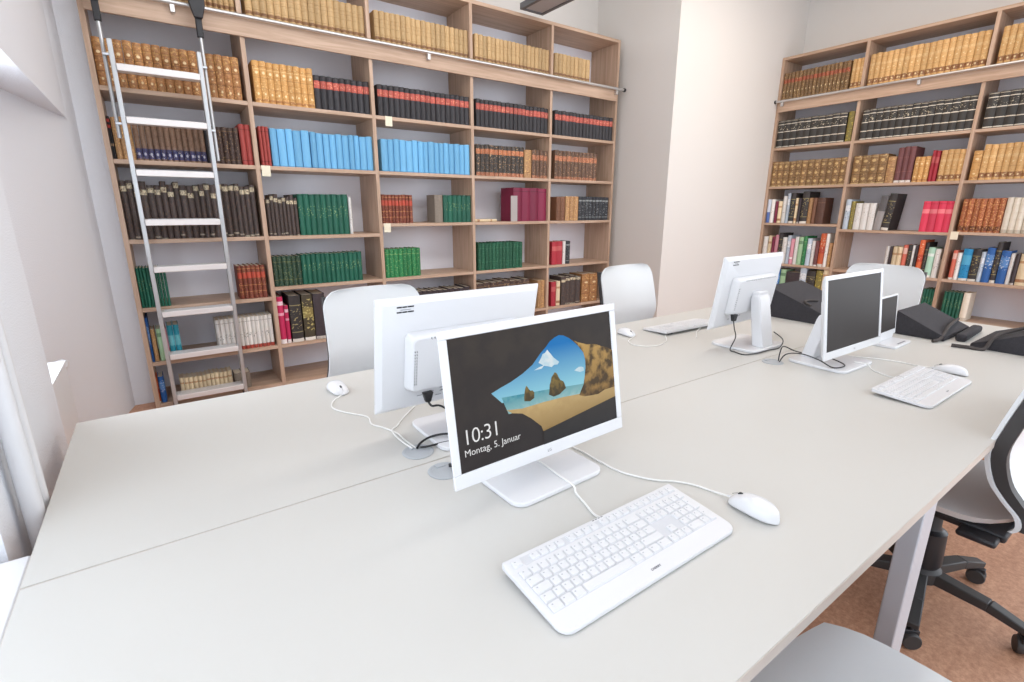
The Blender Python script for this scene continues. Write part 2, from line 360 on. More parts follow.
st('brown_blue',(140,112,92),hubs=4,bands=[(.04,.30,(52,58,104)),(.86,.87,(90,60,50))],dots=[(.16,.22,.04)],dcol=(200,200,210),fleck=(200,196,200),frange=(.05,.28),famt=.15,mottle=.4,mcol=(104,76,60))
st('plain_black',(46,44,46))
st('dark_ribs',(84,66,60),hubs=5,bands=[(.1,.12,(140,110,80)),(.88,.90,(140,110,80))],mottle=.5,mcol=(52,40,38),fleck=(170,140,104),famt=.2)
st('red_cloth',(168,72,66),bands=[(.1,.12,(120,44,42)),(.86,.88,(120,44,42))])
st('sky',(116,182,224),bands=[(.0,.02,(92,150,194))],rough=.6)
st('black_orange',(66,60,56),bands=[(.0,.12,(184,118,86)),(.70,.86,(206,130,88)),(.4,.42,(120,96,70))],fleck=(206,170,130),famt=.2,mottle=.4,mcol=(44,40,38))
st('mottled',(112,84,66),bands=[(.0,.10,(184,120,86)),(.64,.82,(208,134,96))],fleck=(190,150,110),famt=.2,mottle=.7,mcol=(66,48,42))
st('dark_tag',(82,70,66),bands=[(.06,.09,(190,178,158)),(.90,.99,CR)],mottle=.6,mcol=(56,48,48),fleck=(104,80,64),famt=.3,frange=(.0,.98),jit=.16)
st('green_gilt',(30,98,78),bands=[(.96,.975,(24,74,60))],fleck=(150,180,130),frange=(.42,.72),famt=.25)
st('white',(232,230,226),fleck=(170,160,156),frange=(.3,.85),famt=.2)
st('red_gilt',(124,64,50),bands=[(.62,.80,(190,80,62)),(.2,.22,(196,140,90)),(.4,.42,(196,140,90)),(.9,.92,(196,140,90))],fleck=(200,140,90),famt=.15)
st('greybrown',(134,124,112),mottle=.3,mcol=(110,98,86))
st('maroon',(128,34,66),bands=[(.88,.90,(90,20,44))])
st('brown',(128,88,64),hubs=4,mottle=.5,mcol=(96,62,46))
st('black_silver',(48,50,56),bands=[(.80,.86,(150,156,156)),(.12,.15,(130,136,136))],fleck=(170,176,176),frange=(.2,.78),famt=.22)
st('green_black',(44,72,56),bands=[(.2,.22,(120,120,80)),(.8,.82,(120,120,80))],fleck=(130,140,96),famt=.25)
st('green_bright',(42,128,76),bands=[(.8,.82,(130,170,110))],fleck=(140,186,120),famt=.25)
st('green_dark',(30,92,66),bands=[(.30,.315,(70,120,90)),(.8,.815,(70,120,90))],fleck=(70,130,100),famt=.3)
st('crimson',(170,44,58),bands=[(.6,.8,(190,90,90))])
st('blue',(44,98,168),bands=[(.5,.8,(90,140,200))],fleck=(210,222,236),frange=(.4,.85),famt=.35)
st('pale_green',(168,206,166),bands=[(.75,.86,(110,150,112))])
st('pink',(216,150,164),bands=[(.2,.28,(240,226,226))])
st('teal',(40,150,170),bands=[(.4,.7,(110,190,200))])
st('white_red',(232,228,222),bands=[(.0,.11,(176,78,64)),(.86,.875,(150,140,130))],fleck=(120,120,112),frange=(.36,.52),famt=.3)
st('magenta',(190,42,88),bands=[(.0,.09,(236,226,224)),(.82,.90,(232,196,206)),(.6,.66,(226,160,180))])
st('black_folio',(54,50,50),bands=[(.0,.07,(226,220,210)),(.2,.22,(150,140,96)),(.78,.80,(150,140,96))],fleck=(172,158,108),frange=(.25,.78),famt=.3)
st('olive_folio',(70,62,46),bands=[(.0,.07,(226,220,210)),(.50,.72,(134,120,70))],fleck=(190,176,110),frange=(.2,.9),famt=.35)
st('dark_plain',(66,56,60),bands=[(.0,.06,(206,198,190))],mottle=.3,mcol=(48,42,46))
st('cream',(228,210,176),bands=[(.1,.2,(166,118,84)),(.7,.78,(190,150,110))],mottle=.2,mcol=(208,180,140))
st('orange',(214,104,62),bands=[(.0,.08,(236,226,214)),(.4,.6,(190,72,48))],fleck=(244,220,190),frange=(.45,.9),famt=.25)
st('mottled_red',(132,102,66),hubs=4,bands=[(.62,.76,(180,84,58)),(.03,.05,(170,140,96))],dots=[(.3,.15,.03)],fleck=(190,156,104),famt=.25,mottle=.7,mcol=(90,66,44))
st('tan_rib',(216,174,116),hubs=5,bands=[(.06,.20,(138,90,60)),(.36,.37,(170,124,80)),(.62,.70,(226,192,138)),(.86,.87,(170,124,80))],dots=[(.13,.16,.03),(.5,.14,.02)],fleck=(236,206,152),famt=.15,mottle=.45,mcol=(190,146,92))
st('black_white',(58,55,52),bands=[(.02,.05,(228,220,204)),(.28,.305,(220,210,192)),(.57,.595,(228,220,204)),(.84,.865,(228,220,204)),(.95,.965,(200,190,170))],fleck=(200,190,166),frange=(.62,.80),famt=.3)
st('olive',(132,120,62),fleck=(210,190,90),famt=.3)
st('gold_pattern',(146,112,72),hubs=4,bands=[(.0,.03,(206,180,130)),(.33,.345,(96,70,44)),(.64,.655,(96,70,44)),(.93,.95,(206,180,130))],dots=[(.18,.26,.05),(.5,.26,.05),(.80,.26,.05)],dcol=(216,186,130),fleck=(214,184,130),famt=.12,mottle=.5,mcol=(100,74,48))
st('purple_brown',(116,70,70),bands=[(.0,.06,(234,228,222)),(.3,.31,(150,100,90)),(.7,.71,(150,100,90))],mottle=.3,mcol=(92,54,56))
st('blue_white',(206,216,232),bands=[(.0,.45,(86,112,176))])
st('pale_blue',(188,202,216),bands=[(.6,.8,(224,230,236))],fleck=(110,124,140),frange=(.3,.8),famt=.25)
st('dark_brown',(96,66,54),bands=[(.8,.82,(136,100,80))],mottle=.4,mcol=(74,50,42))
st('grey_folio',(150,146,146),bands=[(.55,1,(90,88,90))])
st('pinkred',(222,62,92),bands=[(.60,.74,(240,130,140)),(.9,.92,(190,40,66))])
st('rust',(176,104,66),hubs=5,bands=[(.04,.18,(104,58,38)),(.8,.82,(214,160,104))],fleck=(224,170,112),famt=.4,mottle=.5,mcol=(140,76,46))
st('ivory',(230,222,206),hubs=4,bands=[(.0,.10,(196,186,168))],mottle=.2,mcol=(212,202,184))
st('salmon',(222,116,96),bands=[(.0,.07,(240,232,226)),(.7,.9,(236,190,176))])
st('mint',(176,218,196),bands=[(.0,.07,(240,236,230)),(.7,.8,(226,238,230))])
st('azure',(36,148,204),bands=[(.0,.07,(240,236,230)),(.5,.8,(86,180,222))],fleck=(20,90,150),frange=(.1,.5),famt=.3)
def book_mb(t,h,d,hubs,c=.003):
    """rounded spine, two boards overhanging a block of pages, raised bands on leather spines"""
    b=MB(); uvs=[]; s=min(.012,t*.38)
    arc=[(-t/2+t*i/6, s*(1-math.sin(PI*i/6))) for i in range(7)]
    n=7
    lev=[0,h]
    if hubs:
        lev=[0]
        for k in range(1,hubs+1):
            zc=h*k/(hubs+1); lev+=[zc-.005,zc-.002,zc+.002,zc+.005]
        lev.append(h)
    V=[];F=[]
    for j,z in enumerate(lev):
        bulge=0
        if hubs and 0<j<len(lev)-1: bulge=.0025 if (j-1)%4 in (1,2) else 0
        for x,y in arc: V.append((x,y-bulge,z)); uvs.append(((x/t)+.5,z/h))
    for j in range(len(lev)-1):
        for i in range(n-1): F.append((j*n+i,j*n+i+1,(j+1)*n+i+1,(j+1)*n+i))
    b.add(V,F,0)
    # inner side of the spine and its top / bottom edge
    o=len(b.v); V=[];F=[]
    for z in (0,h):
        for x,y in arc: V.append((x,y,z)); 
        for x,y in arc: V.append((x*(1-2*c/t),y+c,z))
    for k in range(2):
        for i in range(n-1):
            q=k*2*n; F.append((q+i,q+i+1,q+n+i+1,q+n+i))
    b.add(V,F,1); uvs+=[(.5,v[2]/h) for v in V]
    for sx in (-1,1):
        x0,x1=sorted((sx*t/2,sx*(t/2-c))); b.box((x0,s,0),(x1,d,h),1); uvs+=[(.5,.5)]*8
    b.box((-t/2+c,s+.001,.003),(t/2-c,d-.005,h-.004),2); uvs+=[(.5,.5)]*8
    b.uvs=uvs
    return b
def book_mesh(b,style,tint):
    m1,m2,_=S[style]
    me=b.mesh('book',[m1,m2,M_page],angle=30)
    finish(me,b.uvs,[tint]*len(b.v)); return me
def finish(me,uvs,tints):
    ul=me.uv_layers.new(name='UVMap')
    vi=[0]*len(me.loops); me.loops.foreach_get('vertex_index',vi)
    fl=[]; 
    for i in vi: fl+=uvs[i]
    ul.data.foreach_set('uv',fl)
    at=me.attributes.new('tint','FLOAT','POINT'); at.data.foreach_set('value',tints)
RUNS=[
('L',2.53,0.423,0.8,12,0.21,0.005,'tan','tan volume with dark base label, top row above the rail, ladder bay, left bookcase',1),
('L',2.53,0.86,1.653,18,0.21,0.005,'tan','tan volume with dark base label, top row above the rail, second bay, left bookcase',1),
('L',2.53,1.725,2.527,19,0.21,0.005,'tan','tan volume with dark base label, top row above the rail, third bay, left bookcase',0),
('L',2.53,2.591,3.398,19,0.205,0.005,'tan','tan volume with dark base label, top row above the rail, fourth bay, left bookcase',0),
('L',2.53,3.463,3.914,9,0.2,0.005,'tan','tan volume with dark base label, top row above the rail, end bay, left bookcase',0),
('L',2.015,0.03,0.78,16,0.258,0.005,'gilt_brown','brown gilt leather volume, row just under the rail, ladder bay, left bookcase',1),
('L',2.015,0.858,1.247,9,0.258,0.005,'gilt_tan','golden tan gilt leather volume, row just under the rail, second bay, left bookcase',1),
('L',2.015,1.25,1.653,9,0.225,0.005,'black_red','black volume with red spine label, row just under the rail, second bay, left bookcase',1),
('L',2.015,1.717,2.527,18,0.225,0.005,'black_red','black volume with red spine label, row just under the rail, third bay, left bookcase',0),
('L',2.015,2.596,3.398,18,0.225,0.005,'black_red','black volume with red spine label, row just under the rail, fourth bay, left bookcase',0),
('L',2.015,3.48,4.27,17,0.225,0.005,'black_red','black volume with red spine label, row just under the rail, end bay, left bookcase',0),
('L',1.61,0.03,0.046,2,0.24,0.005,'black_2red','black volume with two red bands, second row below the rail, ladder bay, left bookcase',0),
('L',1.61,0.048,0.144,3,0.235,0.015,'plain_tan','worn tan leather volume, second row below the rail, ladder bay, left bookcase',1),
('L',1.61,0.146,0.523,12,0.23,0.005,'brown_blue','brown volume with blue base label, second row below the rail, ladder bay, left bookcase',1),
('L',1.61,0.526,0.558,1,0.23,0.005,'plain_black','black volume, second row below the rail, ladder bay, left bookcase',1),
('L',1.61,0.561,0.724,5,0.23,0.005,'dark_ribs','dark brown ribbed volume, second row below the rail, ladder bay, left bookcase',1),
('L',1.61,0.73,0.8,2,0.26,0.005,'red_cloth','tall red cloth volume, second row below the rail, ladder bay, left bookcase',1),
('L',1.61,0.849,0.913,3,0.255,0.005,'red_cloth','tall red cloth volume, second row below the rail, second bay, left bookcase',0),
('L',1.61,0.919,1.183,5,0.25,0.008,'sky','thick sky blue binder, second row below the rail, second bay, left bookcase',1),
('L',1.61,1.187,1.652,10,0.245,0.01,'sky','slim sky blue volume, second row below the rail, second bay, left bookcase',1),
('L',1.61,1.718,2.527,16,0.245,0.01,'sky','slim sky blue volume, second row below the rail, third bay, left bookcase',1),
('L',1.61,2.589,3.116,11,0.265,0.005,'black_orange','dark volume with orange spine label, second row below the rail, fourth bay, left bookcase',0),
('L',1.61,3.122,3.206,1,0.25,0.005,'plain_tan','worn tan volume, second row below the rail, fourth bay, left bookcase',1),
('L',1.61,3.212,3.398,4,0.255,0.005,'mottled','mottled brown volume with orange label, second row below the rail, fourth bay, left bookcase',0),
('L',1.61,3.493,4.07,11,0.27,0.005,'mottled','mottled brown volume with orange label, second row below the rail, end bay, left bookcase',0),
('L',1.13,0.03,0.78,22,0.345,0.03,'dark_tag','tall dark folio with cream paper tags, third row below the rail, ladder bay, left bookcase',1),
('L',1.13,0.842,1.051,8,0.275,0.05,'dark_tag','dark volume with cream paper tags, third row below the rail, second bay, left bookcase',0),
('L',1.13,1.058,1.424,9,0.295,0.005,'green_gilt','green cloth volume with gilt titles, third row below the rail, second bay, left bookcase',1),
('L',1.13,1.428,1.452,1,0.28,0.005,'white','thin white booklet beside the green set, third row below the rail, second bay, left bookcase',0),
('L',1.207,1.691,1.962,9,0.225,0.004,'red_gilt','red brown volume with gilt bands, third row below the rail, third bay, left bookcase',0),
('L',1.207,2.167,2.245,1,0.23,0.005,'greybrown','grey brown volume beside the green ones, third row below the rail, third bay, left bookcase',1),
('L',1.207,2.252,2.527,6,0.23,0.004,'green_gilt','green volume with gilt titles, third row below the rail, third bay, left bookcase',0),
('L',1.207,2.995,3.398,4,0.31,0.006,'maroon','tall maroon volume, third row below the rail, fourth bay, left bookcase',1),
('L',1.207,3.532,3.646,2,0.235,0.005,'brown','brown leather volume, third row below the rail, end bay, left bookcase',0),
('L',1.207,3.653,3.827,3,0.24,0.005,'plain_tan','tan leather volume, third row below the rail, end bay, left bookcase',0),
('L',1.207,3.834,4.27,9,0.24,0.004,'black_silver','black volume with silver lettering, third row below the rail, end bay, left bookcase',0),
('L',0.693,0.03,0.189,9,0.255,0.01,'green_gilt','green volume with gilt titles, fourth row below the rail, ladder bay, left bookcase',0),
('L',0.693,0.602,0.783,6,0.235,0.004,'red_gilt','red brown volume with gilt bands, fourth row below the rail, ladder bay, left bookcase',0),
('L',0.763,0.838,1.035,6,0.218,0.004,'green_black','blackish green volume, fourth row below the rail, second bay, left bookcase',0),
('L',0.763,1.039,1.5,13,0.225,0.004,'green_gilt','teal green volume with gilt titles, fourth row below the rail, second bay, left bookcase',0),
('L',0.763,1.695,2.014,8,0.235,0.004,'green_bright','bright green volume, fourth row below the rail, third bay, left bookcase',0),
('L',0.763,2.595,3.107,13,0.25,0.006,'green_dark','dark green volume, fourth row below the rail, fourth bay, left bookcase',0),
('L',0.763,3.48,3.629,2,0.235,0.005,'crimson','crimson volume, fourth row below the rail, end bay, left bookcase',0),
('L',0.763,3.634,3.671,1,0.235,0.005,'white','slim white volume beside crimson ones, fourth row below the rail, end bay, left bookcase',0),
('L',0.763,3.675,3.734,1,0.235,0.005,'black_silver','slim black volume beside white one, fourth row below the rail, end bay, left bookcase',0),
('L',0.325,0.03,0.042,2,0.3,0.005,'blue','blue paperback, fifth row below the rail, ladder bay, left bookcase',1),
('L',0.325,0.045,0.07,1,0.22,0.005,'plain_tan','tan paperback beside blue ones, fifth row below the rail, ladder bay, left bookcase',0),
('L',0.325,0.076,0.104,1,0.22,0.005,'pale_green','pale green paperback, fifth row below the rail, ladder bay, left bookcase',0),
('L',0.325,0.107,0.135,1,0.22,0.005,'pink','pink paperback, fifth row below the rail, ladder bay, left bookcase',0),
('L',0.325,0.138,0.207,2,0.235,0.005,'teal','teal paperback, fifth row below the rail, ladder bay, left bookcase',1),
('L',0.325,0.422,0.789,13,0.235,0.003,'white_red','white volume with red base band, fifth row below the rail, ladder bay, left bookcase',0),
('L',0.325,0.833,0.878,1,0.36,0.005,'magenta','tall magenta volume with white tag, fifth row below the rail, second bay, left bookcase',1),
('L',0.325,0.881,0.91,1,0.29,0.005,'magenta','shorter magenta volume with white tag, fifth row below the rail, second bay, left bookcase',0),
('L',0.325,0.918,1.002,1,0.36,0.005,'black_folio','thick black folio with gold lettering, fifth row below the rail, second bay, left bookcase',1),
('L',0.325,1.01,1.089,1,0.36,0.005,'olive_folio','black folio with olive gold bands, fifth row below the rail, second bay, left bookcase',1),
('L',0.325,1.093,1.182,1,0.36,0.005,'dark_plain','plain dark folio nearest the chair, fifth row below the rail, second bay, left bookcase',1),
('L',0.325,1.964,2.499,10,0.295,0.015,'dark_plain','dark leather volume, fifth row below the rail, third bay, left bookcase',1),
('L',0.325,2.576,3.2,8,0.32,0.02,'dark_ribs','dark leather volume, fifth row below the rail, fourth bay, left bookcase',1),
('L',0.325,3.305,3.398,2,0.29,0.005,'plain_tan','tan volume, fifth row below the rail, fourth bay, left bookcase',0),
('L',0.325,3.486,3.552,1,0.26,0.005,'crimson','red volume, fifth row below the rail, end bay, left bookcase',0),
('L',0.325,3.559,3.612,1,0.26,0.005,'cream','cream volume beside the red one, fifth row below the rail, end bay, left bookcase',0),
('L',0.325,3.625,3.9,4,0.3,0.02,'dark_tag','dark leather volume, fifth row below the rail, end bay, left bookcase',0),
('L',0.325,3.923,4.153,2,0.31,0.005,'gilt_brown','large brown leather volume, fifth row below the rail, end bay, left bookcase',1),
('L',0.03,0.03,0.032,2,0.185,0.005,'orange','orange paperback, lowest row, ladder bay, left bookcase',0),
('L',0.03,0.038,0.072,1,0.185,0.005,'blue','dark blue paperback, lowest row, ladder bay, left bookcase',0),
('L',0.03,0.157,0.48,12,0.15,0.01,'cream','cream and brown paperback, lowest row, ladder bay, left bookcase',0),
('L',0.03,0.49,0.597,2,0.12,0.005,'greybrown','grey volume, lowest row, ladder bay, left bookcase',0),
('R',2.53,0.042,0.726,17,0.275,0.004,'mottled_red','mottled volume with red spine label, top row above the rail, first bay, right bookcase',0),
('R',2.53,0.74,0.851,3,0.275,0.004,'tan_rib','tan ribbed volume, top row above the rail, first bay, right bookcase',0),
('R',2.53,0.899,1.801,19,0.285,0.006,'tan_rib','tan ribbed volume with brown base, top row above the rail, middle bay, right bookcase',1),
('R',2.53,1.872,2.138,6,0.285,0.006,'tan_rib','tan ribbed volume with brown base, top row above the rail, outer bay, right bookcase',1),
('R',2.015,0.047,0.77,10,0.295,0.006,'black_white','thick black volume with white bands, row just under the rail, first bay, right bookcase',1),
('R',2.015,0.78,0.837,1,0.295,0.005,'olive','olive volume beside black ones, row just under the rail, first bay, right bookcase',1),
('R',2.015,0.911,1.81,15,0.29,0.006,'black_white','thick black volume with white bands, row just under the rail, middle bay, right bookcase',1),
('R',2.015,1.875,2.216,5,0.29,0.006,'black_white','thick black volume with white bands, row just under the rail, outer bay, right bookcase',1),
('R',1.585,0.042,0.844,12,0.275,0.006,'gold_pattern','gold patterned brown volume, second row below the rail, first bay, right bookcase',0),
('R',1.585,0.901,1.206,4,0.28,0.004,'gold_pattern','gold patterned brown volume, second row below the rail, middle bay, right bookcase',1),
('R',1.585,1.21,1.283,1,0.25,0.005,'plain_tan','tan volume beside tall purple ones, second row below the rail, middle bay, right bookcase',1),
('R',1.585,1.287,1.428,3,0.33,0.01,'purple_brown','tall purple brown volume, second row below the rail, middle bay, right bookcase',1),
('R',1.585,1.436,1.558,3,0.23,0.004,'gilt_tan','golden tan small volume, second row below the rail, middle bay, right bookcase',0),
('R',1.585,1.562,1.623,2,0.27,0.02,'crimson','dull red volume, second row below the rail, middle bay, right bookcase',0),
('R',1.585,1.631,1.81,4,0.275,0.006,'tan_rib','tan ribbed volume, second row below the rail, middle bay, right bookcase',1),
('R',1.585,1.863,1.925,1,0.25,0.005,'gilt_tan','golden tan small volume, second row below the rail, outer bay, right bookcase',1),
('R',1.585,1.928,2.3,8,0.295,0.006,'tan_rib','tan ribbed volume, second row below the rail, outer bay, right bookcase',1),
('R',1.169,0.042,0.085,1,0.271,0.005,'blue_white','blue and white paperback, third row below the rail, first bay, right bookcase',0),
('R',1.169,0.089,0.135,1,0.271,0.005,'white','white paperback by the blue one, third row below the rail, first bay, right bookcase',0),
('R',1.169,0.139,0.172,1,0.249,0.005,'maroon','slim maroon paperback, third row below the rail, first bay, right bookcase',0),
('R',1.169,0.176,0.221,1,0.249,0.005,'cream','cream paperback, third row below the rail, first bay, right bookcase',0),
('R',1.169,0.225,0.27,1,0.305,0.005,'white','taller white paperback, third row below the rail, first bay, right bookcase',0),
('R',1.169,0.273,0.306,1,0.339,0.005,'pale_blue','tall pale blue paperback, third row below the rail, first bay, right bookcase',0),
('R',1.169,0.309,0.365,1,0.339,0.005,'black_folio','tall black book, third row below the rail, first bay, right bookcase',0),
('R',1.169,0.368,0.4,1,0.282,0.005,'cream','slim cream paperback, third row below the rail, first bay, right bookcase',0),
('R',1.169,0.403,0.434,1,0.282,0.005,'dark_plain','slim dark paperback, third row below the rail, first bay, right bookcase',0),
('R',1.169,0.438,0.514,1,0.35,0.005,'black_folio','thick tall black book, third row below the rail, first bay, right bookcase',1),
('R',1.169,0.517,0.559,1,0.282,0.005,'plain_tan','tan paperback, third row below the rail, first bay, right bookcase',0),
('R',1.169,0.562,0.603,1,0.282,0.005,'brown','brown paperback, third row below the rail, first bay, right bookcase',0),
('R',1.169,0.606,0.69,1,0.282,0.005,'dark_brown','thick dark brown volume at row end, third row below the rail, first bay, right bookcase',1),
('R',1.12,0.898,0.95,1,0.31,0.005,'pale_blue','tall pale grey blue book, third row below the rail, middle bay, right bookcase',0),
('R',1.12,0.953,0.993,1,0.29,0.005,'olive','yellow and black spine book, third row below the rail, middle bay, right bookcase',0),
('R',1.12,0.996,1.057,1,0.27,0.005,'white','white volume left of three, third row below the rail, middle bay, right bookcase',1),
('R',1.12,1.06,1.12,1,0.27,0.005,'white','white volume middle of three, third row below the rail, middle bay, right bookcase',1),
('R',1.12,1.123,1.182,1,0.27,0.005,'white','white volume right of three, third row below the rail, middle bay, right bookcase',1),
('R',1.12,1.184,1.252,1,0.34,0.005,'grey_folio','grey and black folio leaning, third row below the rail, middle bay, right bookcase',1),
('R',1.12,1.255,1.321,1,0.36,0.005,'black_folio','tall black folio leaning, third row below the rail, middle bay, right bookcase',1),
('R',1.12,1.573,1.81,4,0.285,0.003,'pinkred','pinkish red volume, third row below the rail, middle bay, right bookcase',1),
('R',1.13,1.865,2.157,7,0.295,0.004,'rust','rust leather volume, third row below the rail, outer bay, right bookcase',1),
('R',1.13,2.161,2.377,5,0.3,0.006,'ivory','ivory volume, third row below the rail, outer bay, right bookcase',1),
('R',0.7,0.051,0.107,1,0.305,0.005,'white','grey white paperback, fourth row below the rail, first bay, right bookcase',0),
('R',0.7,0.111,0.154,1,0.317,0.005,'cream','slim cream paperback, fourth row below the rail, first bay, right bookcase',0),
('R',0.7,0.158,0.189,1,0.305,0.005,'maroon','slim maroon book, fourth row below the rail, first bay, right bookcase',0),
('R',0.7,0.192,0.235,1,0.329,0.005,'pink','rose paperback, fourth row below the rail, first bay, right bookcase',0),
('R',0.7,0.238,0.28,1,0.354,0.005,'black_folio','tall black book, fourth row below the rail, first bay, right bookcase',0),
('R',0.7,0.284,0.336,1,0.305,0.005,'white','white paperback, fourth row below the rail, first bay, right bookcase',0),
('R',0.7,0.34,0.381,1,0.329,0.005,'pale_blue','pale grey book, fourth row below the rail, first bay, right bookcase',0),
('R',0.7,0.384,0.424,1,0.293,0.005,'pink','pink paperback, fourth row below the rail, first bay, right bookcase',0),
('R',0.7,0.428,0.468,1,0.317,0.005,'white','slim white paperback, fourth row below the rail, first bay, right bookcase',0),
('R',0.7,0.471,0.521,1,0.317,0.005,'pale_green','light green paperback, fourth row below the rail, first bay, right bookcase',0),
('R',0.7,0.524,0.563,1,0.329,0.005,'green_bright','green paperback, fourth row below the rail, first bay, right bookcase',0),
('R',0.7,0.566,0.615,1,0.305,0.005,'pale_blue','ice blue paperback, fourth row below the rail, first bay, right bookcase',0),
('R',0.7,0.618,0.656,1,0.281,0.005,'white','low white book, fourth row below the rail, first bay, right bookcase',0),
('R',0.7,0.659,0.697,1,0.281,0.005,'purple_brown','mauve paperback, fourth row below the rail, first bay, right bookcase',0),
('R',0.7,0.7,0.757,1,0.366,0.005,'orange','tall orange book, fourth row below the rail, first bay, right bookcase',1),
('R',0.7,0.76,0.796,1,0.366,0.005,'white','tall white book, fourth row below the rail, first bay, right bookcase',0),
('R',0.7,0.799,0.835,1,0.268,0.005,'plain_tan','ochre paperback at row end, fourth row below the rail, first bay, right bookcase',0),
('R',0.69,1.339,1.371,1,0.275,0.005,'white','white book at gap, fourth row below the rail, middle bay, right bookcase',0),
('R',0.69,1.374,1.397,1,0.275,0.005,'dark_plain','slim dark book, fourth row below the rail, middle bay, right bookcase',0),
('R',0.69,1.4,1.441,1,0.275,0.005,'cream','cream paperback, fourth row below the rail, middle bay, right bookcase',0),
('R',0.69,1.443,1.483,1,0.275,0.005,'cream','wider cream paperback, fourth row below the rail, middle bay, right bookcase',0),
('R',0.69,1.486,1.525,1,0.297,0.005,'salmon','salmon paperback, fourth row below the rail, middle bay, right bookcase',0),
('R',0.69,1.528,1.558,1,0.297,0.005,'black_folio','black paperback, fourth row below the rail, middle bay, right bookcase',0),
('R',0.69,1.561,1.583,1,0.297,0.005,'white','slim white paperback, fourth row below the rail, middle bay, right bookcase',0),
('R',0.69,1.585,1.607,1,0.297,0.005,'dark_plain','slim black book, fourth row below the rail, middle bay, right bookcase',0),
('R',0.69,1.61,1.656,1,0.352,0.005,'orange','tall orange red book, fourth row below the rail, middle bay, right bookcase',1),
('R',0.69,1.658,1.688,1,0.33,0.005,'black_folio','dark book behind orange, fourth row below the rail, middle bay, right bookcase',0),
('R',0.69,1.69,1.742,1,0.286,0.005,'mint','mint green book, fourth row below the rail, middle bay, right bookcase',1),
('R',0.69,1.745,1.789,1,0.275,0.005,'white','wide white book, fourth row below the rail, middle bay, right bookcase',1),
('R',0.69,1.791,1.81,1,0.187,0.005,'greybrown','short grey book, fourth row below the rail, middle bay, right bookcase',0),
('R',0.69,1.878,1.912,1,0.27,0.005,'salmon','salmon red book, fourth row below the rail, outer bay, right bookcase',0),
('R',0.69,1.914,1.947,1,0.25,0.005,'white','white and red book, fourth row below the rail, outer bay, right bookcase',0),
('R',0.69,1.95,2.017,1,0.29,0.005,'azure','wide azure blue book, fourth row below the rail, outer bay, right bookcase',1),
('R',0.69,2.019,2.077,1,0.29,0.005,'black_folio','black book with small lettering, fourth row below the rail, outer bay, right bookcase',1),
('R',0.69,2.079,2.11,1,0.27,0.005,'pale_blue','slim pale blue book, fourth row below the rail, outer bay, right bookcase',0),
('R',0.69,2.112,2.168,1,0.31,0.005,'blue','royal blue book, fourth row below the rail, outer bay, right bookcase',1),
('R',0.69,2.17,2.208,1,0.36,0.005,'black_folio','tall black book with hooked top, fourth row below the rail, outer bay, right bookcase',1),
('R',0.69,2.21,2.272,1,0.29,0.005,'blue','navy blue book with white title, fourth row below the rail, outer bay, right bookcase',1),
('R',0.69,2.274,2.303,1,0.27,0.005,'white','slim white book, fourth row below the rail, outer bay, right bookcase',0),
('R',0.69,2.305,2.334,1,0.27,0.005,'dark_plain','slim grey black book, fourth row below the rail, outer bay, right bookcase',0),
('R',0.69,2.336,2.402,1,0.27,0.005,'cream','wide cream book, fourth row below the rail, outer bay, right bookcase',1),
('R',0.69,2.404,2.462,1,0.27,0.005,'greybrown','wide grey book, fourth row below the rail, outer bay, right bookcase',1),
('R',0.32,0.242,0.308,1,0.312,0.005,'blue','small blue book, fifth row below the rail, first bay, right bookcase',0),
('R',0.32,0.311,0.375,1,0.312,0.005,'pale_green','grey green book, fifth row below the rail, first bay, right bookcase',0),
('R',0.32,0.379,0.533,1,0.288,0.005,'dark_plain','dark book, fifth row below the rail, first bay, right bookcase',1),
('R',0.32,0.536,0.609,1,0.36,0.005,'pale_blue','pale grey book, fifth row below the rail, first bay, right bookcase',1),
('R',0.32,0.612,0.708,1,0.324,0.005,'black_folio','black book with white marks, fifth row below the rail, first bay, right bookcase',1),
('R',0.32,0.712,0.781,1,0.336,0.005,'olive','yellowish book, fifth row below the rail, first bay, right bookcase',1),
('R',0.32,0.785,0.851,1,0.384,0.005,'cream','wide beige book, fifth row below the rail, first bay, right bookcase',1),
('R',0.32,1.714,1.81,4,0.26,0.005,'green_gilt','green volume with gilt titles, fifth row below the rail, middle bay, right bookcase',0),
('R',0.32,1.88,2.02,5,0.255,0.005,'green_gilt','green volume with gilt titles, fifth row below the rail, outer bay, right bookcase',0),
('R',0.32,2.024,2.075,1,0.26,0.005,'ivory','whitish volume beside green ones, fifth row below the rail, outer bay, right bookcase',1),

]
rnd=random.Random(11)
rest=MB(); rest.uvs=[]; rest.t=[]; rmats=[]; ridx={}
grpn={}
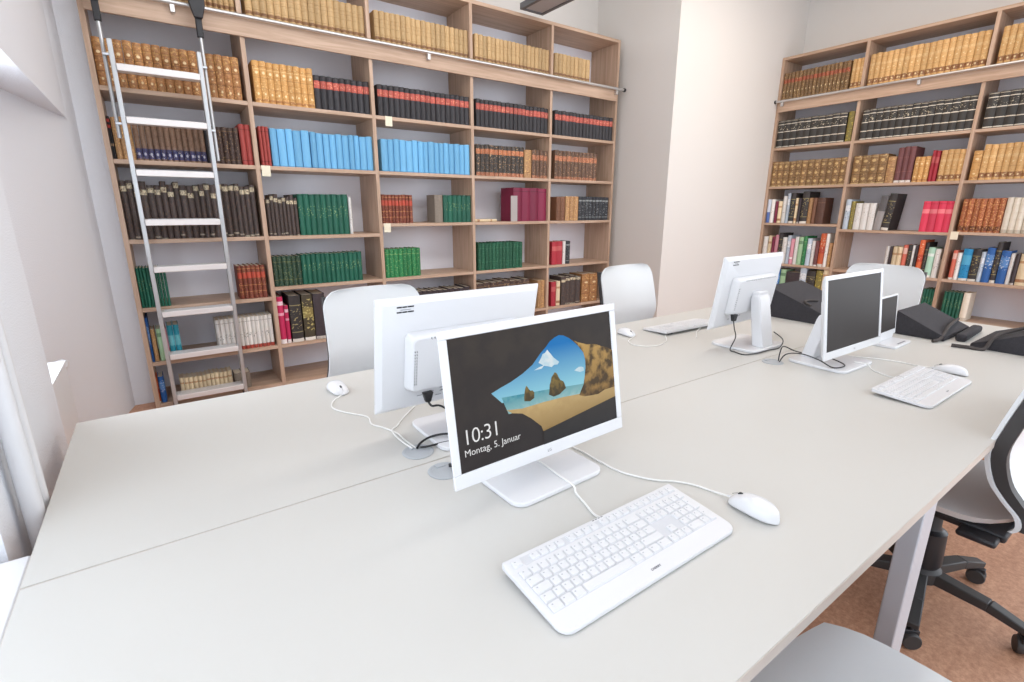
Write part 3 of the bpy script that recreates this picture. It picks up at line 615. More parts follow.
for (case,z,u0,u1,n,h,var,style,lab,ind) in RUNS:
    w=(u1-u0)/n
    if case=='L': B0=Matrix.Identity(4)
    else: B0=Matrix.Translation((6.24,-.622,0))@Matrix.Rotation(-PI/2,4,'Z')
    lean='leaning' in lab
    cut=[1+rnd.uniform(-.16,.16) if n>3 and style in ('sky','dark_tag','plain_tan','dark_ribs','dark_plain','cream','crimson') else 1 for _ in range(n)]
    tot=sum(cut); u=u0
    for i in range(n):
        wi=(u1-u0)*cut[i]/tot; uc=u+wi/2; u+=wi
        t=max(wi-.0026,.006); hh=h+rnd.uniform(-1,1)*var*.5*(1 if n>1 else 0); d=min(.26,max(.13,h*.72)); tint=rnd.random()
        if style=='sky': t-=.002
        b=book_mb(t,hh,d,S[style][2] if n>=1 else 0)
        yy=.012+rnd.uniform(0,.006)
        M=B0@Matrix.Translation((uc,yy,z+.0008))
        if lean: M=M@Matrix.Translation((t*.0,0,0.004))@Matrix.Rotation(math.radians(5),4,'Y')
        if ind:
            o=D.objects.new('book',book_mesh(b,style,tint)); C.objects.link(o); o.matrix_world=M
            tag(o,lab,'book',None if n==1 else lab.split(',')[0].replace('volume','volumes')+','+','.join(lab.split(',')[1:]))
            if n>1: pass
        else:
            off=len(rest.v); m1,m2,_=S[style]; loc=[]
            for mm in (m1,m2,M_page):
                if mm.name not in ridx: ridx[mm.name]=len(rmats); rmats.append(mm)
                loc.append(ridx[mm.name])
            rest.v+=[tuple(M@Vector(p)) for p in b.v]; rest.f+=[[k+off for k in f] for f in b.f]; rest.m+=[loc[k] for k in b.m]
            rest.uvs+=b.uvs; rest.t+=[tint]*len(b.v)
me=rest.mesh('smaller_books',rmats,angle=30); finish(me,rest.uvs,rest.t)
o=D.objects.new('smaller_books',me); C.objects.link(o)
tag(o,'the smaller looking books filling the remaining shelves of both oak bookcases','books',None,'stuff')
# cream book lying flat
b=book_mb(.022,.235,.16,0)
o=D.objects.new('flat_book',book_mesh(b,'cream',.8)); C.objects.link(o)
o.matrix_world=Matrix.Translation((2.575,.03,1.2075+.0115))@Matrix.Rotation(PI/2,4,'Y')@Matrix.Rotation(0,4,'Z')
tag(o,'cream book lying flat left of the maroon volumes','book')
o=MB().box((0,0,0),(.075,.004,.235)).build('grey_card',mat('grey_card_paper',(176,170,168),.8),bevel=.001,loc=(2.955,.0075,1.2082)); tag(o,'grey card standing before the tall maroon volumes','card')
# ================================================================= DESKS
TZ=.72
def desk(label,y0,y1,x0=-.10,x1=3.83,grom=()):
    t=thing('long_desk',label,'desk',((x0+x1)/2,(y0+y1)/2,0))
    ox,oy=(x0+x1)/2,(y0+y1)/2
    MB().box((x0-ox,y0-oy,TZ-.0245),(x1-ox,y1-oy,TZ-.0015),1).box((x0-ox+.0012,y0-oy+.0012,TZ-.0015),(x1-ox-.0012,y1-oy-.0012,TZ),0).build('tabletop',[M_top,M_edge],t,smooth=False)
    w=.06
    for x in (x0+.05,1.525,x1-.05):
        for y,s in ((y0+.028,1),(y1-.028,-1)):
            xx=x-ox; yy=y-oy
            MB().box((xx-.042,yy-.020,.0),(xx+.042,yy+.020,TZ-.0255)).build('leg',M_leg,t,bevel=.003)
    m=MB()
    for y in (y0+.12,y1-.12): m.box((x0-ox+.085,y-oy-.02,TZ-.066),(x1-ox-.085,y-oy+.02,TZ-.0255))
    m.build('frame_beam',M_leg,t,bevel=.002)
    for gx,gy in grom:
        T=Matrix.Translation((gx-ox,gy-oy,TZ))
        MB().lathe([(.040,.0002),(.041,.0015),(.039,.003),(.033,.0032),(.032,.0022),(.0,.0022)],32,T=T).box((-.012,.018,.0023),(.012,.034,.0045),0,T).build('cable_grommet',M_grey,t)
    return t
YN,YS,YFAR=-3.716,-2.9425,-2.143
desk('long off white desk nearest the camera with the keyboard and glowing monitor',YN,YS-.0012,grom=((.655,-3.003),(2.175,-2.990)))
desk('long off white desk farther from the camera, in front of the grey chairs',YS+.0012,YFAR,grom=((.643,-2.878),))
# ================================================================= MONITORS
def text_mesh(body,size,parent,m,name,loc,rot=(PI/2,0,0),ext=.0002,align='LEFT',space=1.0,thin=0):
    cu=D.curves.new(name,'FONT'); cu.body=body; cu.size=size; cu.extrude=ext; cu.align_x=align; cu.space_character=space; cu.offset=thin; cu.resolution_u=3
    tmp=D.objects.new('tmp',cu); C.objects.link(tmp)
    dg=bpy.context.evaluated_depsgraph_get(); dg.update()
    me=D.meshes.new_from_object(tmp.evaluated_get(dg)); D.objects.remove(tmp); 
    me.materials.clear(); me.materials.append(m)
    o=D.objects.new(name,me); C.objects.link(o); o.parent=parent; o.location=loc; o.rotation_euler=rot
    return o
def monitor(name_label,x,y,yaw,tilt,zb,lit=False,box=True,sticker=True,base_dx=0):
    """origin: centre of the foot on the desk. front faces -y."""
    W,H=.50,.322; bx=.018; bt=.018; bb=.030
    fx,fy=x,y
    # panel bottom centre in local coordinates sits at y=0 ; foot behind/below
    t=thing('monitor',name_label,'monitor',(x,y,TZ+.0005),yaw)
    R=Matrix.Translation((0,0,zb))@Matrix.Rotation(-tilt,4,'X')
    # frame (front) : local x across, y back, z up
    F=MB()
    F.box((-W/2,0,0),(W/2,.007,bb),0,R).box((-W/2,0,H-bt),(W/2,.007,H),0,R).box((-W/2,0,bb),(-W/2+bx,.007,H-bt),0,R).box((W/2-bx,0,bb),(W/2,.007,H-bt),0,R)
    F.build('bezel',M_white2,t,bevel=.002)
    B=MB(); B.prism(rrect(-W/2+.001,.001,W/2-.001,H-.001,.004),0,.013,0,R@Matrix(((1,0,0,0),(0,0,1,.0073),(0,1,0,0),(0,0,0,1))),top=rrect(-W/2+.014,.014,W/2-.014,H-.014,.010))
    B.build('back_cover',M_white,t,bevel=.002)
    sw,sh=W-2*bx,H-bt-bb
    SR=R@Matrix.Translation((-W/2+bx,.0035,bb))
    scr=MB().box((0,0,0),(sw,.0034,sh),0,SR).build('screen',M_dark,t,smooth=False)
    # logo on the lower bezel
    def onface(bm,nm,m,off): pass
    lm=text_mesh('LG',.010,t,M_inkg,'logo',(0,0,0),ext=.0002,align='CENTER')
    lm.matrix_local=R@Matrix.Translation((0,-.0004,.011))@Matrix.Rotation(PI/2,4,'X')
    if lit:
        def E(name,c,s=1.0):
            mm=mat('screen_'+name,c,.25,emit=s); mm.node_tree.nodes['Principled BSDF'].inputs['Base Color'].default_value=(.01,.01,.01,1)
            return mm
        def Egrad(name,c0,c1,u0,u1,noise=0,ns=30,c2=None):
            m,tt,b=newmat('screen_'+name)
            tc=tt.nodes.new('ShaderNodeTexCoord'); sp=tt.nodes.new('ShaderNodeSeparateXYZ'); tt.links.new(tc.outputs['Object'],sp.inputs[0])
            mr=tt.nodes.new('ShaderNodeMapRange'); mr.inputs[1].default_value=u0; mr.inputs[2].default_value=u1; tt.links.new(sp.outputs['Z'],mr.inputs[0])
            mx=tt.nodes.new('ShaderNodeMixRGB'); mx.inputs[1].default_value=(*srgb(c0),1); mx.inputs[2].default_value=(*srgb(c1),1); tt.links.new(mr.outputs[0],mx.inputs[0]); o=mx.outputs[0]
            if noise:
                n=tt.nodes.new('ShaderNodeTexNoise'); n.inputs['Scale'].default_value=ns; n.inputs['Detail'].default_value=5; tt.links.new(tc.outputs['Object'],n.inputs['Vector'])
                r=tt.nodes.new('ShaderNodeMapRange'); r.inputs[1].default_value=.42; r.inputs[2].default_value=.58; r.inputs[4].default_value=noise; tt.links.new(n.outputs['Fac'],r.inputs[0])
                m2=tt.nodes.new('ShaderNodeMixRGB'); m2.inputs[2].default_value=(*srgb(c2),1); tt.links.new(r.outputs[0],m2.inputs[0]); tt.links.new(o,m2.inputs[1]); o=m2.outputs[0]
            b.inputs['Base Color'].default_value=(.01,.01,.01,1); b.inputs['Roughness'].default_value=.5; b.inputs['Specular IOR Level'].default_value=.12
            tt.links.new(o,b.inputs['Emission Color']); b.inputs['Emission Strength'].default_value=.9
            return m
        layer=[0]
        def poly(name,pts,m):
            layer[0]+=1; d=-.00018*layer[0]
            b=MB(); p=[(u*sw,v*sh) for u,v in pts]
            b.prism(p,-.0001,.0,0,Matrix(((1,0,0,0),(0,0,1,d),(0,1,0,0),(0,0,0,1))))
            o=b.build(name,m,scr,smooth=False); o.matrix_local=SR
            return o
        poly('cave_wall',[(0,0),(1,0),(1,1),(0,1)],Egrad('cave',(52,46,46),(64,56,50),.0,sh,.5,14,(44,39,40)))
        poly('sky_picture',[(.197,.534),(.245,.558),(.311,.585),(.383,.627),(.446,.678),(.502,.757),(.540,.80),(.566,.837),(.60,.862),(.629,.874),(.66,.862),(.692,.834),(.75,.763),(.787,.681),(.80,.575),(.80,.39),(.25,.44)],Egrad('sky',(150,214,232),(14,122,196),.43*sh,.80*sh))
        for q in ([(.484,.683),(.505,.722),(.514,.746),(.53,.752),(.546,.774),(.556,.75),(.566,.732),(.58,.70),(.600,.672),(.616,.65),(.604,.632),(.58,.636),(.564,.622),(.535,.640),(.516,.649)],[(.712,.544),(.73,.556),(.746,.566),(.765,.562),(.778,.552),(.78,.522),(.753,.518)],[(.45,.63),(.48,.645),(.52,.655),(.50,.63)]):
            poly('cloud_picture',q,Egrad('cloud',(214,232,240),(236,244,248),.5*sh,.8*sh,.5,60,(170,214,234)))
        poly('sea_picture',[(.25,.482),(.5,.450),(.79,.405),(.79,.30),(.28,.34),(.262,.42)],Egrad('sea',(170,206,204),(70,150,170),.33*sh,.46*sh,.6,70,(120,180,186)))
        poly('sand_picture',[(.270,.375),(.36,.352),(.50,.352),(.62,.345),(.767,.325),(1,.326),(1,.209),(.475,.112),(.466,.16),(.409,.249),(.358,.312),(.30,.338)],Egrad('sand',(150,122,74),(206,176,122),.11*sh,.34*sh,.35,40,(176,146,96)))
        for nm,q in (('rock_picture',[(.530,.400),(.535,.434),(.54,.48),(.548,.503),(.556,.54),(.568,.556),(.58,.575),(.593,.558),(.603,.52),(.613,.495),(.63,.48),(.638,.455),(.645,.415),(.62,.395),(.60,.378),(.56,.372)]),('rock_picture',[(.376,.405),(.377,.438),(.383,.48),(.388,.506),(.396,.525),(.403,.51),(.41,.49),(.417,.476),(.43,.474),(.440,.455),(.437,.409),(.41,.392)])):
            poly(nm,q,Egrad('rock',(86,70,44),(150,126,66),.38*sh,.55*sh,.7,90,(60,56,40)))
        poly('cliff_picture',[(.70,.825),(.73,.80),(.751,.78),(.78,.765),(.814,.745),(.85,.74),(.88,.728),(.92,.70),(.96,.68),(1,.64),(1,.30),(.92,.30),(.87,.278),(.803,.288),(.765,.296),(.732,.32),(.748,.36),(.767,.402),(.78,.47),(.791,.55),(.793,.62),(.783,.682),(.75,.75)],Egrad('cliff',(150,116,66),(196,158,92),.3*sh,.75*sh,.95,34,(74,58,38)))
        poly('cave_shadow',[(1,.209),(1,0),(.47,0),(.475,.11)],Egrad('cave2',(50,48,50),(58,54,52),0,.2*sh,.4,12,(40,38,40)))
        MT=E('text',(244,244,244),.9)
        for body,size,u,v,sp in (('10:31',.046,.022,.205,.92),('Montag, 5. Januar',.0205,.024,.118,1.0)):
            tm=text_mesh(body,size,scr,MT,'screen_text',(0,0,0),space=sp,thin=-.0005 if size>.03 else -.00018)
            tm.matrix_local=SR@Matrix.Translation((u*sw,-.0024,v*sh))@Matrix.Rotation(PI/2,4,'X')
    # small computer box on the back
    bxm=MB(); BW,BH,BD=.335,.160,.034
    yb=.0205
    z0=.068
    T=R@Matrix(((1,0,0,0),(0,0,1,yb),(0,1,0,z0),(0,0,0,1)))
    bo=MB(); 
    P0=rrect(-BW/2-.01,-.004,BW/2+.01,BH+.006,.016); P1=rrect(-BW/2,.004,BW/2,BH-.002,.016)
    bo.prism(P0,0,BD,0,T,top=P1)
    bb_=bo.build('computer_box',M_white,t,bevel=.004)
    v=MB()
    for i in range(30):
        xx=-BW/2+.024+i*.0088; v.bar(R@Vector((xx,yb+BD*.9+.0004,z0+BH-.014)),R@Vector((xx+.006,yb+BD+.0004,z0+BH-.004)),.001,.0032)
    for i in range(12):
        zz=z0+.025+i*.0085
        for dx in (0,.007): v.bar(R@Vector((BW/2-.014+dx*.8,yb+BD*.96+.0004,zz)),R@Vector((BW/2-.010+dx*.8,yb+BD+.0002,zz+.005)),.001,.0026)
    v.build('vent_slots',M_ink,bb_)
    if sticker:
        s=MB()
        R2=R@Matrix.Translation((W/2-.098,.0206,H-.035))@Matrix.Scale(.78,4)
        for k,(a,b,h) in enumerate([(0,.017,.0045),(.019,.035,.0045),(.037,.058,.0045)]): s.box((-b+.06,0,.0),(-a+.06,.0006,h),0,R2).box((-b+.06,0,.017),(-a+.06,.0006,.017+h),0,R2)
        s.box((.012,0,.009),(.048,.0005,.0115),1,R2)
        s.build('property_sticker',[M_ink,M_inkg],t,smooth=False)
        s=MB(); R3=R@Matrix.Translation((W/2-.16,.0206,.040))
        rr=random.Random(3)
        for k in range(9): 
            a=rr.uniform(-.06,.05); z=rr.uniform(-.012,.010); s.box((a,0,z),(a+rr.uniform(.008,.02),.0005,z+.0022),0,R3)
        s.build('port_labels',M_inkg,t,smooth=False)
    # neck : short hinge block from the box down to a broad column
    yn=.075; 
    T=Matrix.Identity(4)
    nk=MB(); top=zb+.145
    nk.prism([(yn+.030,.010),(yn+.082,.010),(yn+.042,top*.9),(yn+.034,top),(yn+.002,top),(yn-.004,top*.9)],-.046+base_dx,.046+base_dx,0,Matrix(((0,0,1,0),(1,0,0,0),(0,1,0,0),(0,0,0,1))))
    nk.build('stand_neck',M_white,t,bevel=.006,seg=3)
    MB().box((-.038+base_dx,.045,top-.035),(.038+base_dx,yn+.03,top+.014),0).build('hinge',M_white,t,bevel=.004)
    MB().rbox((-.132+base_dx,-.052,0),(.132+base_dx,.170,.0115),.030,0,k=7).build('stand_base',M_white2,t,bevel=.003,seg=3)
    return t
M1=monitor('white monitor showing a beach seen from a cave, nearest the camera',.833,-3.181,.041,.163,.064,lit=True,sticker=False)
monitor('white monitor seen from behind, back to back with the glowing one',.827,-2.754,PI,.175,.078)
monitor('white monitor seen from behind on the farther part of the desks',2.345,-2.718,PI+.03,.134,.095)
monitor('white monitor with a dark blank screen facing the near side',2.425,-3.186,-.02,.132,.050,sticker=False,base_dx=-.06)
# ================================================================= KEYBOARDS
def keyboard(label,x,y,rz,full=False,group=None):
    """origin centre of the keyboard on the desk, front edge towards -y"""
    W,Dp=.445,.165
    t=thing('keyboard',label,'keyboard',(x,y,TZ+.0005),rz)
    h0,h1=.009,.024
    pts=rrect(-W/2,-Dp/2,W/2,Dp/2,[.004,.004,.022,.022],5)
    b=MB(); n=len(pts); z=lambda yy:h0+(h1-h0)*(yy+Dp/2)/Dp
    zb=lambda yy:.001+.011*max(0,(yy+Dp/2)/Dp)
    V=[(px,py,zb(py)) for px,py in pts]+[(px,py,z(py)) for px,py in pts]
    F=[tuple(range(n))[::-1],tuple(range(n,2*n))]+[(i,(i+1)%n,n+(i+1)%n,n+i) for i in range(n)]
    b.add(V,F); bo=b.build('body',M_kbody,t,bevel=.0015)
    for s in (-1,1): MB().box((s*.17-.015,.055,0),(s*.17+.015,.066,zb(.06)-.0005)).build('rear_foot',M_dkpl if not full else M_white,t,bevel=.001)
    sl=(h1-h0)/Dp; S0=Matrix(((1,0,0,0),(0,1,0,0),(0,sl,1,0),(0,0,0,1)))
    pz=lambda yy:z(yy)
    bed=MB(); 
    for (a,bb,c,d) in ((-.212,-.045,.212,.050),(-.190,.056,.212,.075)):
        V=[(a,bb,z(bb)+.0002),(c,bb,z(bb)+.0002),(c,d,z(d)+.0002),(a,d,z(d)+.0002)]
        V+= [(p[0],p[1],p[2]-.002) for p in V]; bed.add(V,[(0,1,2,3),(7,6,5,4),(0,4,5,1),(1,5,6,2),(2,6,7,3),(3,7,4,0)])
    bed.build('key_bed',M_keygap,t,smooth=False)
    keys=[]; U=.01905; x0=-.211; 
    def row(yc,ws,xs=x0,dp=1):
        xx=xs
        for w in ws:
            if w>0: keys.append((xx+w*U/2,yc,w*U-.0016,U*dp-.0018))
            xx+=abs(w)*U
    r0=-.0355
    row(r0,[1.25,1.25,1.25,6.0,1.25,1.25,1.25,1.5]); row(r0+U,[1.25]+[1]*11+[2.75]); row(r0+2*U,[1.75]+[1]*12); 
    row(r0+3*U,[1.5]+[1]*12+[1.5]); row(r0+4*U,[1]*13+[2])
    keys.append((x0+14.375*U,r0+2*U,1.2*U,U-.0018))
    cx=x0+15.15*U
    row(r0,[1,1,1],cx); row(r0+U,[-1,1],cx); row(r0+3*U,[1,1,1],cx); row(r0+4*U,[1,1,1],cx)
    nx=x0+18.25*U
    row(r0,[2,1],nx); row(r0+U,[1,1,1],nx); row(r0+2*U,[1,1,1],nx); row(r0+3*U,[1,1,1],nx); row(r0+4*U,[1,1,1],nx)
    nx2=nx+3*U; keys.append((nx2+U*.45,r0+.5*U,U*.9-.0016,2*U-.0018)); keys.append((nx2+U*.45,r0+2.5*U,U*.9-.0016,2*U-.0018)); keys.append((nx2+U*.45,r0+4*U,U*.9-.0016,U-.0018))
    yf=.0655
    row(yf,[1],x0+.0,.85)
    for g in range(3): row(yf,[1]*4,x0+(2+4.45*g)*U,.85)
    row(yf,[1,1,1],cx,.85); row(yf,[1,1,1,.9],nx,.85)
    def keymesh(k,bm,local=False):
        kx,ky,w,d=k; ox,oy=(kx,ky) if local else (0,0)
        zc=z(ky); zf=lambda yy:z(yy)
        P0=rrect(kx-w/2,ky-d/2,kx+w/2,ky+d/2,.0018,2); P1=rrect(kx-w/2+.0012,ky-d/2+.0012,kx+w/2-.0012,ky+d/2-.0010,.0018,2)
        n=len(P0); V=[(a-ox,b-oy,zf(b)+.0004-(zc if local else 0)) for a,b in P0]+[(a-ox,b-oy,zf(b)+.0034-(zc if local else 0)) for a,b in P1]
        bm.add(V,[tuple(range(n))[::-1],tuple(range(n,2*n))]+[(i,(i+1)%n,n+(i+1)%n,n+i) for i in range(n)],0)
        # legend
        cxk=kx-w/2+.0045; lx=cxk-ox; ly=ky+d*.12-oy; zz=zf(ky+d*.12)+.0036-(zc if local else 0)
        if not (w>.08): bm.box((lx,ly,zz-.0003),(lx+.0030,ly+.0034,zz),1)
        return bm
    if full:
        ks=sorted(keys,key=lambda k:-(k[2]*k[3])-(0.5 if k[1]<.05 else 0))
        for k in ks[:100]:
            o=keymesh(k,MB(),True).build('key',[M_key,M_keyink],t); o.location=(k[0],k[1],z(k[1]))
        m=MB()
        for k in ks[100:]: keymesh(k,m)
        if ks[100:]: o=m.build('function_keys',[M_key,M_keyink],t); o['kind']='stuff'
    else:
        m=MB()
        for k in keys: keymesh(k,m)
        m.build('keys',[M_key,M_keyink],t)
    # indicator lights / lettering
    m=MB()
    for i in range(4): m.box((-.012+i*.0075,.0785,z(.0785)+.0001),(-.0075+i*.0075,.0797,z(.0797)+.0004))
    m.build('indicator_marks',M_ink,bo,smooth=False)
    tx=text_mesh('CHERRY',.0062,bo,M_inkg if not full else M_ink2,'maker_lettering',(0,-.068,z(-.068)+.0004),rot=(math.atan(sl),0,0),align='CENTER',space=1.1)
    return t
M_keyink=mat('key_legend',(176,178,184),.6); M_ink2=mat('ink_mid_grey',(96,96,104),.6)
keyboard('white keyboard in the foreground with every key in view',.793,-3.453,.0,True)
keyboard('white keyboard mostly hidden behind the monitor seen from behind at left',.985,-2.385,PI)
keyboard('white keyboard lying by the far monitor, seen from its raised rear edge',2.385,-2.392,PI-.03)
keyboard('white keyboard in front of the dark blank monitor',2.302,-3.458,.0)
# ================================================================= MICE
def mouse(label,x,y,rz):
    t=thing('computer_mouse',label,'mouse',(x,y,TZ+.0005),rz)
    # nose towards +y
    V=[];F=[]; n=17; ny=19; L=.110
    for j in range(ny):
        q=-1+2*j/(ny-1); y=q*L/2; e=max(0,1-abs(q)**(2.6 if q<0 else 4.5))**.5
        w=(.031-.0035*(q*.5+.5)+.0)*max(e,.02); h=(.0345*(1-.10*(q+.25)**2) if q<-.0 else .0345-.0002-.0175*q**1.35)*max(e,.02)**.8
        for i in range(n):
            a=PI*i/(n-1); c=math.cos(a); sn=math.sin(a)
            V.append((w*math.copysign(abs(c)**.72,c),y,.001+h*abs(sn)**.72))
    for j in range(ny-1):
        for i in range(n-1): F.append((j*n+i,j*n+i+1,(j+1)*n+i+1,(j+1)*n+i))
        F.append((j*n,(j+1)*n,(j+1)*n+n-1,j*n+n-1))
    F.append(tuple(range(n))); F.append(tuple((ny-1)*n+i for i in range(n))[::-1])
    me=MB().add(V,F); o=me.build('shell',M_white2,t); sm=o.modifiers.new('s','SUBSURF'); sm.levels=1; sm.render_levels=1
    MB().lathe([(.006,-.0028),(.0075,-.0015),(.0075,.0015),(.006,.0028)],16,T=Matrix.Translation((0,.030,.0220))@Matrix.Rotation(PI/2,4,'Y')).build('scroll_wheel',M_dkpl,t)
    m=MB(); m.tube([(0,.050,.0165),(0,.044,.0215),(0,.038,.0250)],.0006,5)
    m.build('button_split',M_inkg,t)
    m=MB().box((-.008,-.028,.0336),(.008,-.018,.0342)); 
    MB().tube([(0,.050,.009),(0,.060,.0065)],(.0035,.0022),8).build('cable_sleeve',M_white,t)
    return t
mouse('white computer mouse right of the foreground keyboard',1.103,-3.518,-.04)
mouse('white computer mouse alone at the left, beside the monitor seen from behind',.603,-2.315,PI+.1)
mouse('white computer mouse left of the far keyboard, partly behind the glowing monitor',2.018,-2.335,PI-.1)
mouse('white computer mouse beyond the keyboard of the dark blank monitor',2.600,-3.455,.05)
# ================================================================= CABLES
def cable(label,pts,m,r,name='cable',abs_=False):
    P=[(a,b,TZ+c) for a,b,c in pts]; o=Vector(P[0])
    ob=MB().tube([Vector(p)-o for p in P],r,8).build(name,m,loc=o); tag(ob,label,'cable'); return ob
c=.0032
cable('white keyboard cable running from the foreground keyboard to the glowing monitor',[(.812,-3.368,.016),(.823,-3.335,c),(.834,-3.298,c),(.845,-3.258,c),(.848,-3.245,.0145),(.850,-3.197,.0148),(.853,-3.12,.0148),(.84,-3.045,.0148),(.80,-3.015,c),(.70,-3.005,.004)],M_whitecable,.0024)
cable('white mouse cable curling from the foreground mouse past the monitor foot',[(1.106,-3.459,.0065),(1.10,-3.425,c),(1.088,-3.385,c),(1.064,-3.35,c),(1.03,-3.318,c),(.995,-3.25,c),(.99,-3.17,c),(.985,-3.09,c),(.93,-3.01,c),(.80,-2.985,c),(.70,-2.998,c)],M_whitecable,.0022)
cable('white cable of the lone mouse, ending at the grommet behind',[(.597,-2.375,.0065),(.56,-2.41,c),(.545,-2.46,c),(.566,-2.518,c),(.610,-2.588,c),(.603,-2.649,c),(.622,-2.69,c),(.640,-2.75,c),(.641,-2.801,c),(.643,-2.862,.006)],M_whitecable,.0022)
cable('white keyboard cable crossing from behind the left rear monitor to the grommet',[(.93,-2.475,.012),(.80,-2.56,c),(.700,-2.655,c),(.66,-2.70,c),(.632,-2.73,.006),(.628,-2.80,.006),(.635,-2.86,.006)],M_whitecable,.0022)
cable('black power cable plugged into the left rear monitor, looping to the grommet',[(.700,-2.828,.112),(.706,-2.838,.100),(.725,-2.85,.10),(.77,-2.86,.07),(.84,-2.87,.05),(.88,-2.93,.03),(.80,-2.925,.018),(.74,-2.87,.022),(.70,-2.845,.016),(.665,-2.85,.01),(.645,-2.868,.007)],M_blackcable,.003)
cable('black cable beside the power cable at the left grommet',[(.79,-2.94,.02),(.76,-2.90,.012),(.715,-2.885,.010),(.675,-2.882,.010),(.652,-2.872,.008)],M_blackcable,.003)
cable('black plug and cable behind the left edge of the glowing monitor',[(.668,-3.000,.010),(.69,-3.02,.014),(.72,-3.04,.02),(.76,-3.06,.03)],M_blackcable,.005)
cable('black power cable hanging from the far rear monitor onto its foot',[(2.19,-2.790,.136),(2.195,-2.795,.10),(2.205,-2.80,.06),(2.19,-2.79,.006),(2.172,-2.82,.0045),(2.165,-2.872,.0045),(2.24,-2.892,.0045),(2.33,-2.895,.0045),(2.40,-2.90,.0045),(2.455,-2.885,.03),(2.45,-2.84,.06)],M_blackcable,.0024)
cable('black cable loop from the right grommet behind the dark blank monitor',[(2.178,-3.015,.006),(2.195,-3.03,.04),(2.215,-3.08,.05),(2.235,-3.14,.035),(2.245,-3.185,.0155),(2.29,-3.205,.0155),(2.33,-3.19,.016),(2.34,-3.14,.025)],M_blackcable,.0024)
cable('second black cable loop standing up from the right grommet',[(2.19,-3.005,.006),(2.205,-3.00,.04),(2.25,-2.99,.055),(2.31,-3.01,.03),(2.36,-3.04,.0155)],M_blackcable,.0024)
cable('white keyboard cable leading back to the dark blank monitor',[(2.33,-3.374,.016),(2.345,-3.35,c),(2.37,-3.295,c),(2.40,-3.262,c),(2.41,-3.245,.0145),(2.40,-3.20,.0148)],M_whitecable,.0022)
cable('white mouse cable curving from the right hand mouse to the blank monitor',[(2.598,-3.394,.0065),(2.60,-3.36,c),(2.60,-3.30,c),(2.585,-3.24,c),(2.55,-3.18,c),(2.52,-3.13,c)],M_whitecable,.0022)
cable('white cable trailing from the far keyboard along the desk',[(2.14,-2.476,.010),(2.08,-2.53,c),(1.97,-2.56,c),(1.90,-2.50,c),(1.93,-2.43,c),(2.008,-2.395,.0065)],M_whitecable,.0022)
cable('white cable from the far keyboard to the foot of the far rear monitor',[(2.42,-2.478,.010),(2.36,-2.50,c),(2.30,-2.54,c),(2.25,-2.575,c)],M_whitecable,.0022)
for ob in [o for o in D.objects if o.get('label','').startswith('black power cable plugged')]:
    MB().prism([(-.007,-.006),(.007,-.006),(.007,.006),(-.007,.006)],0,.028,0,Matrix.Translation((0,0,-.002)),top=[(-.014,-.009),(.014,-.009),(.014,.009),(-.014,.009)]).build('plug',M_blackcable,ob,bevel=.002)
for ob in [o for o in D.objects if o.get('label','').startswith('black power cable hanging')]:
    MB().prism([(-.010,-.007),(.010,-.007),(.010,.007),(-.010,.007)],0,.03,0,Matrix.Translation((0,0,-.002)),top=[(-.016,-.009),(.016,-.009),(.016,.009),(-.016,.009)]).build('plug',M_blackcable,ob,bevel=.002)
# ================================================================= FOAM SUPPORTS etc. at the far end
def wedge(label,x0,x1,ya,yb,ha,hb):
    t=MB(); x,y=x0,ya
    V=[(0,0,0),(x1-x0,0,0),(x1-x0,yb-ya,0),(0,yb-ya,0),(0,0,ha),(x1-x0,0,ha),(x1-x0,yb-ya,hb),(0,yb-ya,hb)]
    t.add(V,[(0,3,2,1),(4,5,6,7),(0,1,5,4),(1,2,6,5),(2,3,7,6),(3,0,4,7)])
    o=t.build('foam_book_wedge',M_foam,bevel=.003,loc=(x,y,TZ+.0008)); tag(o,label,'foam wedge','black foam book wedges'); return o
wedge('black foam book wedge beside the dark tablet stand, sloping to the right',3.17,3.56,-3.08,-3.285,.118,.022)
wedge('tall black foam wedge on the far desk between the two right monitors',3.05,3.45,-2.47,-2.83,.178,.045)
wedge('black foam book wedge rising at the right edge, under a weight cord',3.15,3.56,-3.385,-3.66,.018,.135)
o=MB().box((-.022,-.17,0),(.022,.17,.035)).build('foam_bar',M_foam,bevel=.012,seg=3,loc=(3.40,-3.322,TZ+.0008)); o.rotation_euler=(0,0,-PI/2+.05); tag(o,'short rounded black foam bar lying between two foam wedges','foam bar')
def cord(label,pts,r=.008):
    o=Vector(pts[0]); ob=MB().tube([Vector(p)-o for p in pts],r,10).build('weight_cord',M_cord,loc=o); tag(ob,label,'book weight','cord weights'); return ob
cord('dark cord weight lying on the desk and up over the right foam wedge',[(3.085,-3.335,TZ+.009),(3.10,-3.39,TZ+.009),(3.115,-3.44,TZ+.009),(3.16,-3.455,TZ+.058),(3.24,-3.475,TZ+.074),(3.34,-3.53,TZ+.097),(3.42,-3.63,TZ+.137)])
cord('dark cord weight draped along the toe of the middle foam wedge',[(3.10,-3.262,TZ+.009),(3.16,-3.275,TZ+.016),(3.30,-3.262,TZ+.052),(3.44,-3.245,TZ+.053),(3.55,-3.235,TZ+.056)],.007)
cord('grey cord weight curled before the tall far foam wedge',[(3.06,-2.72,TZ+.095),(3.075,-2.68,TZ+.109),(3.13,-2.67,TZ+.112),(3.2,-2.69,TZ+.105)],.006)
